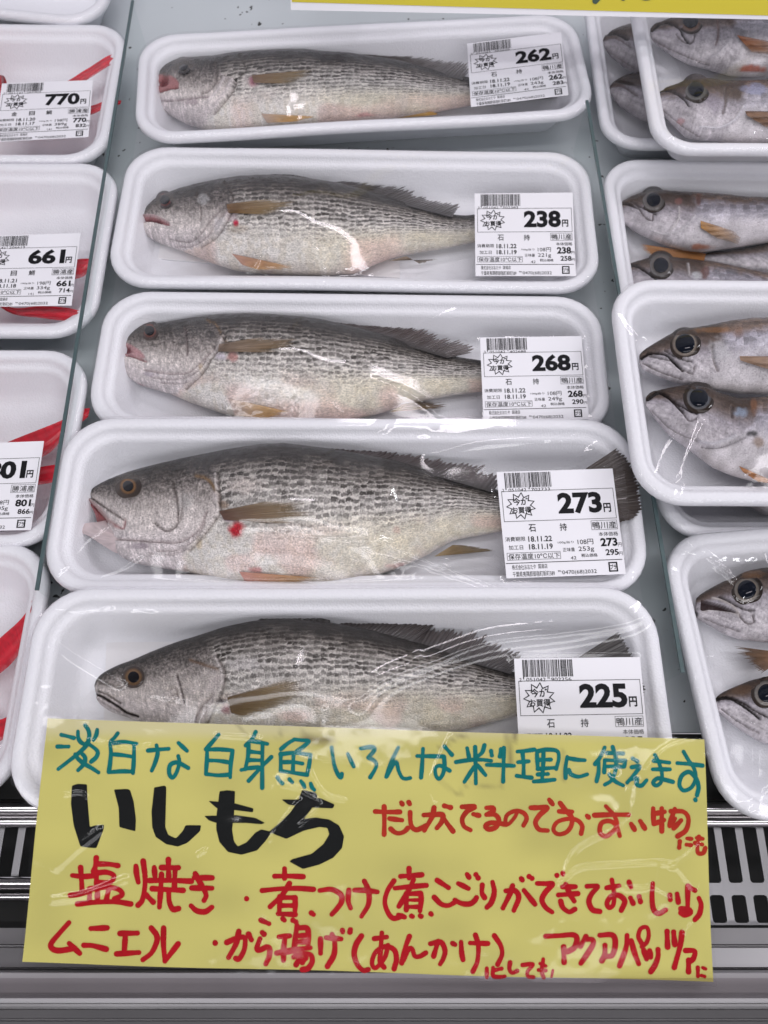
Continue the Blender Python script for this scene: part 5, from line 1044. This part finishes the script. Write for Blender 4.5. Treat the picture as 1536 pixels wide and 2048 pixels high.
strokes('teal_lettering', 'teal', [
 (90, 1430, Z1, 16, """140,175 190,186 250,202; 105,278 205,278; 287,145 290,200 312,238 345,258; 350,90 378,130 388,170 382,220 365,265 300,330 200,410 115,475; 458,130 450,175 425,220;
  365,245 420,280 462,322 450,370 405,410; 265,345 290,385 340,425 400,460 470,505; 320,335 350,370 350,410 330,445 290,485;
  640,160 610,200 575,240 580,330 572,420 560,500; 600,247 700,236 805,252; 782,265 780,380 770,510; 600,345 680,352 760,365; 565,503 670,495 770,497;
  905,312 1000,303 1085,297; 980,265 988,340 965,420 935,490; 1172,245 1245,315; 1168,360 1178,420 1150,510 1115,552 1088,515 1095,445 1140,418 1190,430 1255,467"""),
 (400, 1430, Z1, 16, """165,170 110,235 50,302; 60,305 170,303 285,312; 60,320 58,400 48,520; 285,315 268,430 262,550; 80,400 170,405 265,420; 50,520 150,532 250,527;
  488,150 460,205 400,268; 425,265 420,360 395,480; 450,230 520,240 590,255; 548,260 545,430 545,640; 430,322 540,335; 430,397 540,400; 360,485 420,470 510,460; 625,370 540,455 425,580;
  825,218 770,250 710,300; 825,215 890,222 955,230 905,280 850,318; 708,340 708,490; 705,345 830,333 970,350; 970,350 958,440 940,522; 712,492 800,505 940,525; 820,340 815,495; 730,415 820,415 900,427;
  680,550 700,580 722,600; 785,565 810,590; 885,580 905,605 918,632; 972,600 985,635 1005,655; 1155,285 1165,350 1180,440 1210,515 1237,545 1245,515; 1298,340 1350,448; 1410,292 1470,282 1520,290 1530,310 1475,372"""),
 (720, 1450, Z1, 16, """10,205 90,190 125,200 118,228 75,285; 75,285 125,310 145,345 130,390 90,455; 335,195 280,310 230,450; 235,445 285,350 318,322 340,400 368,455 400,467 440,460;
  500,268 620,270 735,272; 552,205 545,330 535,455; 735,275 740,350 728,420 695,468 665,440 660,375 695,352 740,370 785,397; 740,185 805,258;
  840,322 950,305 1060,302 1150,312; 1008,190 1012,330 1015,510; 938,200 955,280; 1090,175 1068,240 1010,285; 1000,362 915,495; 1030,350 1100,437; 1148,225 1155,265; 1110,347 1230,350 1350,357; 1260,200 1258,350 1255,495; 1235,210 1225,275;
  1380,232 1460,225 1530,215; 1385,325 1480,318; 1425,240 1435,340 1435,430; 1375,445 1440,455 1505,462"""),
 (1080, 1460, Z1, 16, """-20,185 60,172 150,185 165,250 143,342; -28,190 -20,335; -18,262 95,260; 30,180 28,300 18,440; -20,342 125,332; -20,390 70,386; -55,452 40,445 130,436;
  240,237 225,330 225,420; 250,248 330,262 395,266; 255,352 275,390 340,410 415,390;
  570,155 530,240 485,300; 517,285 515,370 497,450; 590,202 730,207; 640,150 668,250 665,350 630,440 570,480; 570,265 750,272; 570,270 565,372; 745,275 745,315; 575,320 740,322; 610,390 660,450 730,487;
  815,250 855,275; 805,327 872,320 840,375 765,462; 800,432 850,425 848,475 890,487 935,440; 1000,270 1135,287; 990,345 1140,345; 1010,220 1045,290 1070,380 1062,455 1020,487 992,462 1030,425 1090,435 1165,455;
  1205,290 1310,298 1425,312; 1260,190 1300,260 1352,340 1365,420 1330,500 1260,530 1222,480 1245,400 1310,368 1368,425 1390,500 1377,572; 1362,610 1364,615"""),
], 16)
def inkpolys(name, mat, x0, y0, s, polys):
    acc = MB()
    for i, pl in enumerate(polys):
        p = arr(pl) * s + np.array([x0, y0]); q2 = resample(np.vstack([p, p[:1]]), max(40, int(len(p) * 12)))[:-1]
        k = np.array([.25, .5, .25]); q2 = sum(k[j] * np.roll(q2, j - 1, axis=0) for j in range(3)); acc.add(SP(q2[:, 0], q2[:, 1], np.full(len(q2), 0.00008 + i * 0.00002)), [tuple(range(len(q2)))])
    me = mesh(name, acc.v, acc.f, M[mat], sign, sb, smooth=False)
inkpolys('black_lettering', 'blackm', 120, 1550, 600 / 1536, [
 [(60,55),(90,45),(138,48),(140,130),(150,268),(175,260),(222,256),(220,280),(182,378),(140,375),(100,368),(68,260),(55,150)],
 [(275,75),(345,72),(358,80),(375,140),(385,230),(382,292),(300,270),(298,170)],
 [(480,65),(535,55),(542,65),(538,180),(535,270),(550,310),(590,328),(625,290),(640,260),(720,260),(715,290),(650,350),(600,370),(540,358),(485,320),(468,270),(465,190)],
 [(815,85),(855,80),(895,84),(890,200),(880,280),(890,340),(910,366),(955,345),(1000,295),(1030,278),(1085,290),(1055,335),(1010,385),(930,408),(860,395),(815,345),(798,280),(800,200)],
 [(758,135),(800,138),(900,148),(990,172),(988,192),(900,182),(800,172)],
 [(736,212),(800,210),(900,207),(1000,220),(1050,245),(1030,252),(950,246),(800,248),(760,235)],
 [(1072,288),(1130,240),(1180,190),(1215,140),(1240,75),(1310,88),(1320,105),(1290,170),(1250,222),(1310,215),(1380,225),(1430,255),(1455,310),(1445,370),(1400,420),(1330,455),(1245,478),(1175,440),(1190,428),(1290,400),(1350,350),(1380,300),(1370,268),(1330,263),(1250,282),(1160,325),(1098,302)],
 [(1135,125),(1200,125),(1330,115),(1408,148),(1400,168),(1300,165),(1170,152)]])
strokes('orange_lettering', 'orange', [
 (730, 1580, Z1, 19, """90,183 200,188 305,187; 168,140 170,250 168,385; 215,245 325,260; 225,335 260,365 300,375 345,360 375,330; 318,105 328,120; 383,102 392,118; 395,190 398,270 415,325 450,345 490,332 540,308;
  515,215 600,212 680,215 672,275 630,330; 605,150 588,230 520,350; 670,215 720,290 772,360; 695,135 750,150; 850,145 960,145 895,185 853,250 868,315 925,350; 950,210 1000,222;
  1065,155 1120,155 1122,185 1065,215; 1065,215 1140,215 1175,265 1145,325 1085,342 1058,312 1100,287 1160,287; 1170,292 1240,300; 1335,190 1312,240 1255,300 1232,270 1250,215 1320,183 1390,200 1418,250 1390,310@16; 1455,155 1540,155"""),
 (1070, 1580, Z1, 19, """-10,157 105,155 40,220 3,285 35,345 110,355; 125,85 155,125; 220,115 275,185 322,240 315,315 270,370 200,385 160,345 195,280 290,252 370,265 412,315 402,380@18; 210,187 325,190; 455,225 470,240;
  520,220 660,215 820,215; 620,140 690,220 718,300 690,350 620,402 567,370 580,290 650,270 710,310 740,400@17; 840,295 870,345; 920,270 960,335; 1035,160 1038,290; 1040,207 1135,190; 1110,160 1110,360; 1040,295 1130,262; 1225,165 1195,250 1180,305; 1190,185 1300,190 1345,250 1325,350 1250,405;
  1225,250 1180,312; 1280,265 1215,335; 1270,450 1265,505@17; 1335,425 1375,430@16; 1330,480 1370,485@16; 1440,410 1428,500 1435,555 1480,555 1498,512@17; 1420,420 1475,430@16; 1405,465 1470,480@16"""),
], 19)
strokes('red_lettering', 'redm', [
 (120, 1700, Z1, 21, """100,230 190,240 280,235; 172,160 180,280 185,370; 80,405 180,390 260,360; 310,75 302,150 285,195; 335,130 420,132 500,145; 310,200 312,300; 310,210 400,203 465,235 430,290 320,295; 250,350 250,440; 250,350 380,333 500,350 540,400 470,435; 320,350 318,440; 420,345 400,440; 145,482 300,467 480,462 615,480;
  658,150 665,220 680,290; 722,105 740,250 735,360 715,450 680,490; 750,400 815,462; 820,160 828,240; 885,160 1035,160; 945,90 950,240; 780,275 960,272 1150,277; 885,220 880,350; 1005,190 1000,340; 805,345 940,352 1080,357; 880,350 870,505; 950,370 958,460 990,520 1040,515;
  1185,212 1230,290 1282,390 1265,442; 1175,245 1335,245; 1155,335 1335,335; 1150,490 1200,532 1275,540 1335,500"""),
 (470, 1710, Z1, 20, """103,378 104,380; 350,182 470,180 600,185; 437,115 437,200; 480,245 420,340 310,450; 240,308 400,292 550,288 690,297; 395,360 390,510; 400,368 530,370; 530,375 530,450 525,520; 400,440 520,440; 380,512 530,520; 230,568 300,600; 420,555 435,570; 510,570 535,585; 670,505 690,520;
  745,307 850,298 930,345 935,410 895,470 850,520; 1000,305 994,400 1015,465; 1050,305 1150,308 1250,322; 1135,225 1172,310 1172,430 1110,540; 1395,225 1340,310 1315,410 1340,500 1385,555 1440,547"""),
 (750, 1710, Z1, 20, """225,185 410,172; 298,115 300,200; 175,290 310,277 450,265; 340,215 290,320 210,450; 275,340 275,480; 280,340 400,335; 403,340 405,400 395,490; 285,395 395,395@14; 280,455 395,455@18; 205,525 260,545; 320,535 330,540; 395,532 405,538; 490,515 495,520;
  545,220 645,285; 520,370 580,428 645,440 710,405; 700,392 760,422 830,425 870,400 890,370; 730,248 820,292; 808,168 825,195; 885,170 905,200; 940,260 938,330 960,370; 1030,235 1045,320 1020,410 980,455; 1145,310 1225,308 1258,370 1215,480; 1205,265 1180,340 1120,460; 1305,305 1400,425; 1280,200 1290,215; 1350,185 1375,200"""),
 (1070, 1720, Z1, 20, """15,200 90,202 150,205 85,280 57,345 90,410 145,450; 188,130 188,132; 240,110 240,120; 235,230 350,228; 200,300 370,288; 265,205 300,290 340,355; 220,355 240,410 295,448 345,425; 450,225 545,225 490,295 468,360 500,430 565,447;
  625,240 735,222; 670,170 690,290 685,385 650,415 628,375 665,315 735,308 785,360 755,440; 822,190 840,235; 835,330 860,380; 912,320 925,365; 1032,205 1027,330 1042,435 1090,472 1150,440; 1185,310 1190,350; 1250,300 1262,375; 1345,230 1345,330 1345,440; 1350,237 1410,272; 1285,432 1350,445 1365,465 1320,485 1285,468@24; 1445,340 1465,400 1450,480 1410,530"""),
 (80, 1830, Z1, 21, """245,75 165,165 92,255 100,300 160,318 275,302; 250,255 345,340; 440,125 585,118; 380,270 460,273 580,302; 700,165 855,160; 748,165 740,330; 670,342 870,328; 975,115 1022,175 1025,235 980,330 905,390; 1085,115 1085,250 1100,400; 1100,400 1150,335 1215,250"""),
 (420, 1830, Z1, 21, """47,238 48,242; 150,237 230,203 300,192 310,250 295,320 255,385 228,378; 255,140 230,250 165,370; 340,165 365,215; 460,150 475,165; 440,205 412,290 435,308 500,280 525,305 518,370 490,430; 605,190 700,182; 660,185 647,300 645,400; 585,335 740,305 880,290; 765,90 752,180 740,290; 775,112 850,115 865,180 860,270; 770,182 850,180; 770,237 850,235; 735,370 800,342 880,350 897,410 860,470 810,482;
  790,370 755,440; 840,380 810,420; 640,330 740,320; 970,210 970,340; 1020,200 1150,212; 1070,170 1093,230 1088,350 1030,455; 1162,135 1165,150; 1232,130 1228,150; 1330,185 1283,260 1265,350 1295,440 1345,487 1390,480"""),
 (720, 1840, 400 / 1536, 17, """110,145 205,132; 168,100 160,220 155,320 185,365; 215,195 190,290 120,370 92,330 120,250 195,205 262,230 280,300 262,375; 380,125 345,220 320,330; 330,310 375,222 402,225 420,275 460,277 505,250; 540,180 620,168 652,230 640,290 615,335; 600,160 565,275; 710,175 730,185; 775,165 780,250 790,300; 845,172 980,175; 885,110 907,190 900,310 865,390; 1030,115 1078,190 1088,260 1055,335;
  972,365 972,435@14; 1020,360 1020,420 1060,432 1110,427@14; 1030,380 1085,367@14; 1150,320 1145,370 1165,400 1205,385@15; 1245,340 1325,335 1285,390 1290,428 1330,435@14; 1405,295 1395,390 1410,440@14; 1380,330 1425,350@13; 1370,380 1425,385@13; 1480,382 1470,435@9"""),
 (1070, 1830, 370 / 1536, 20, """85,170 200,165 315,160 345,195 325,265 270,300; 235,260 240,390; 420,175 375,255; 430,200 475,200 480,240 440,310 380,400; 535,165 640,165 667,230 645,330 600,345; 580,250 578,330 555,380; 765,170 758,270 705,425; 800,215 830,320 865,410; 888,240 860,180 880,115 930,105 947,165 930,230 890,265@17; 905,295 930,370; 955,300 965,355; 1025,290 1025,350 1000,420 965,475;
  1100,140 1105,270; 1155,145 1165,250; 1225,150 1210,260 1160,440; 1255,300 1330,305 1320,365 1290,390; 1280,380 1278,475; 1355,440 1355,510@15; 1395,440 1420,450@13; 1385,505 1410,512@13"""),
], 20)
# clear laminate with pressed-in creases
q = quadgrid([(86, 1431), (1417, 1477), (1433, 1973), (36, 1934)], 420, 150); hh = np.full(len(q), 0.00036)
hh += 0.0003 * (vnoise(q[:, 0] / 60, q[:, 1] / 45) - .5) + 0.00012 * (vnoise(q[:, 0] / 17, q[:, 1] / 22) - .5)
for pl, wd, a in (([(1275,1560),(1266,1610),(1255,1640),(1210,1668),(1165,1690),(1140,1715),(1122,1765)], 3.5, .00030), ([(1118,1765),(1160,1735),(1240,1727),(1312,1724)], 3.5, .00030), ([(1312,1726),(1300,1770),(1250,1775)], 4, .00025), ([(1305,1770),(1340,1788)], 4, .0002), ([(1320,1724),(1355,1735),(1385,1770)], 6, .00025),
    ([(1400,1690),(1360,1720),(1340,1735)], 3, .0003), ([(560,1570),(600,1580),(640,1610),(600,1650)], 3, .0002), ([(620,1545),(650,1590),(690,1600)], 3, .0002), ([(600,1600),(560,1650),(540,1680)], 3, .0002), ([(640,1520),(700,1522)], 3, .0002), ([(395,1710),(410,1700)], 3, .0003), ([(870,1600),(860,1560),(900,1470)], 3, .0002),
    ([(1385,1850),(1370,1865)], 3, .0003), ([(130,1590),(160,1585),(175,1595)], 3, .0002), ([(180,1482),(260,1495),(300,1490)], 3, .00015), ([(110,1735),(150,1700),(200,1660)], 9, .00025), ([(105,1800),(170,1790),(250,1760)], 9, .00025), ([(1390,1480),(1330,1500),(1290,1540)], 6, .0002), ([(430,1470),(520,1478)], 4, .0002), ([(1230,1555),(1240,1600),(1232,1640)], 12, .0003)):
    hh += 1.9 * a * np.exp(-(pdist(q, catmull(pl, 4)) / wd) ** 2)
mesh('laminate', SP(q[:, 0], q[:, 1], hh), grid_faces(420, 150), M['laminate'], sign, sb)

# clear price rail holding the foot of the sign
ra = SP(arr([768.0]), arr([1952.0]), arr([0.0022]))[0]; rb = SP(arr([768.0]), arr([1991.0]), arr([0.0026]))[0]
pr = empty('price_rail', (0, float(rb[1]), float(rb[2]))); thing(pr, 'clear plastic price rail along the front edge, holding the yellow sign', 'rail'); og = pr.location
def swept(name, sec, mat, parent, x=0.75):
    v = []
    for xx in np.linspace(-x, x, 41): v += [(xx, p[0], p[1]) for p in sec]
    return mesh(name, v, grid_faces(41, len(sec)), mat, parent, og, smooth=False)
fwd = (rb - ra) / np.linalg.norm(rb - ra)
sec = [ra[1:], (ra + fwd*0.0006 + S_N*0.0005)[1:], (rb - fwd*0.0004 + S_N*0.0004)[1:], rb[1:]]
swept('clear_lip', [tuple(s) for s in sec], M['rail'], pr)
rb2 = rb - S_N * 0.0060
sec = [rb[1:], (rb + fwd*0.0012)[1:], (rb2 + fwd*0.0012)[1:], rb2[1:], (rb2 - fwd*0.007)[1:], (rb2 - fwd*0.007 - S_N*0.001)[1:], (rb2 + fwd*0.003 - S_N*0.001)[1:], (rb2 + fwd * .003 - S_N * .03)[1:]]
swept('rail_channel', [tuple(s) for s in sec], M['alu'], pr)

# ---------------------------------------------------------------- yellow strip sign at the top
A0, A1 = P(570, 20, 0.084), P(1640, 42, 0.084)
def UP(px, py):                            # a plane standing up from the line A0-A1, leaning back towards the case wall
    r = rays(px, py); e = (A1 - A0) / np.linalg.norm(A1 - A0); up = np.array([0, 0.55, 0.84]); nrm = np.cross(e, up); t = ((A0 - C0) @ nrm) / (r @ nrm); return C0 + r * t[..., None], (nrm if nrm[1] < 0 else -nrm) / np.linalg.norm(nrm)
ts = empty('yellow_strip_sign', tuple(A0 * .5 + A1 * .5)); thing(ts, 'bright yellow sign strip at the top edge with dark green brush strokes', 'sign'); og = ts.location
def upsheet(name, cor, mat, off, nu=40, nv=6, col=None):
    q = quadgrid(cor, nu, nv); w, n = UP(q[:, 0], q[:, 1]); w = w + n * (off + 0.0004 * np.sin(q[:, 0] / 60))[:, None] if not np.isscalar(off) else w + n * off
    return mesh(name, w, grid_faces(nu, nv), mat, ts, og, col=None if col is None else np.tile(col, (len(w), 1)))
upsheet('white_card', [(578,-70),(1700,-45),(1640,41),(582,20)], M['label'], 0.0)
upsheet('yellow_paper', [(581,-69),(1700,-44),(1640,34),(584,4)], M['paper'], 0.0004, col=np.array([.60, .50, .012]))
# rail and arms that carry the strip, fixed to the back of the case above the photo's edge
_q, _n = UP(arr([578.0, 1700.0]), arr([-66.0, -41.0])); _z = float(max(_q[:, 2]) + 0.001); _y = float(_q[:, 1].mean())
_b = MB(); _b.box((_q[0][0] - 0.01, _y - 0.001, _z), (_q[1][0] + 0.01, _y + 0.012, _z + 0.006)); _b.build('carrying_rail', M['steel'], ts, og)
for _x in (_q[0][0] + 0.03, _q[1][0] - 0.05):
    _b = MB(); _b.box((_x, _y + 0.0122, _z + 0.001), (_x + 0.008, 0.640, _z + 0.005)); _b.build('arm', M['steel'], ts, og)
acc = MB()
for st, r in (([(1205,-30),(1198,-8),(1190,2)], 6), ([(1262,-30),(1256,-12),(1246,-3)], 4.5), ([(1275,-14),(1290,-5),(1310,-10)], 6), ([(1225,-40),(1260,-36)], 6)):
    c = catmull(st, 1.5); tg = np.gradient(c, axis=0); tg /= np.linalg.norm(tg, axis=1)[:, None]; nr = np.stack([-tg[:, 1], tg[:, 0]], 1)
    th = np.linspace(0, 2*math.pi, 17)[:-1]; w_, n_ = UP(np.r_[(c + nr*r)[:, 0], (c - nr*r)[:, 0]], np.r_[(c + nr*r)[:, 1], (c - nr*r)[:, 1]]); k = len(c)
    acc.add(w_ + n_ * 0.0007, [(i, i+1, k+i+1, k+i) for i in range(k-1)])
    e = c[-1] + r * np.stack([np.cos(th), np.sin(th)], 1); w_, n_ = UP(e[:, 0], e[:, 1]); acc.add(w_ + n_ * 0.0008, [tuple(range(16))])
acc.build('green_lettering', M['green'], ts, og)
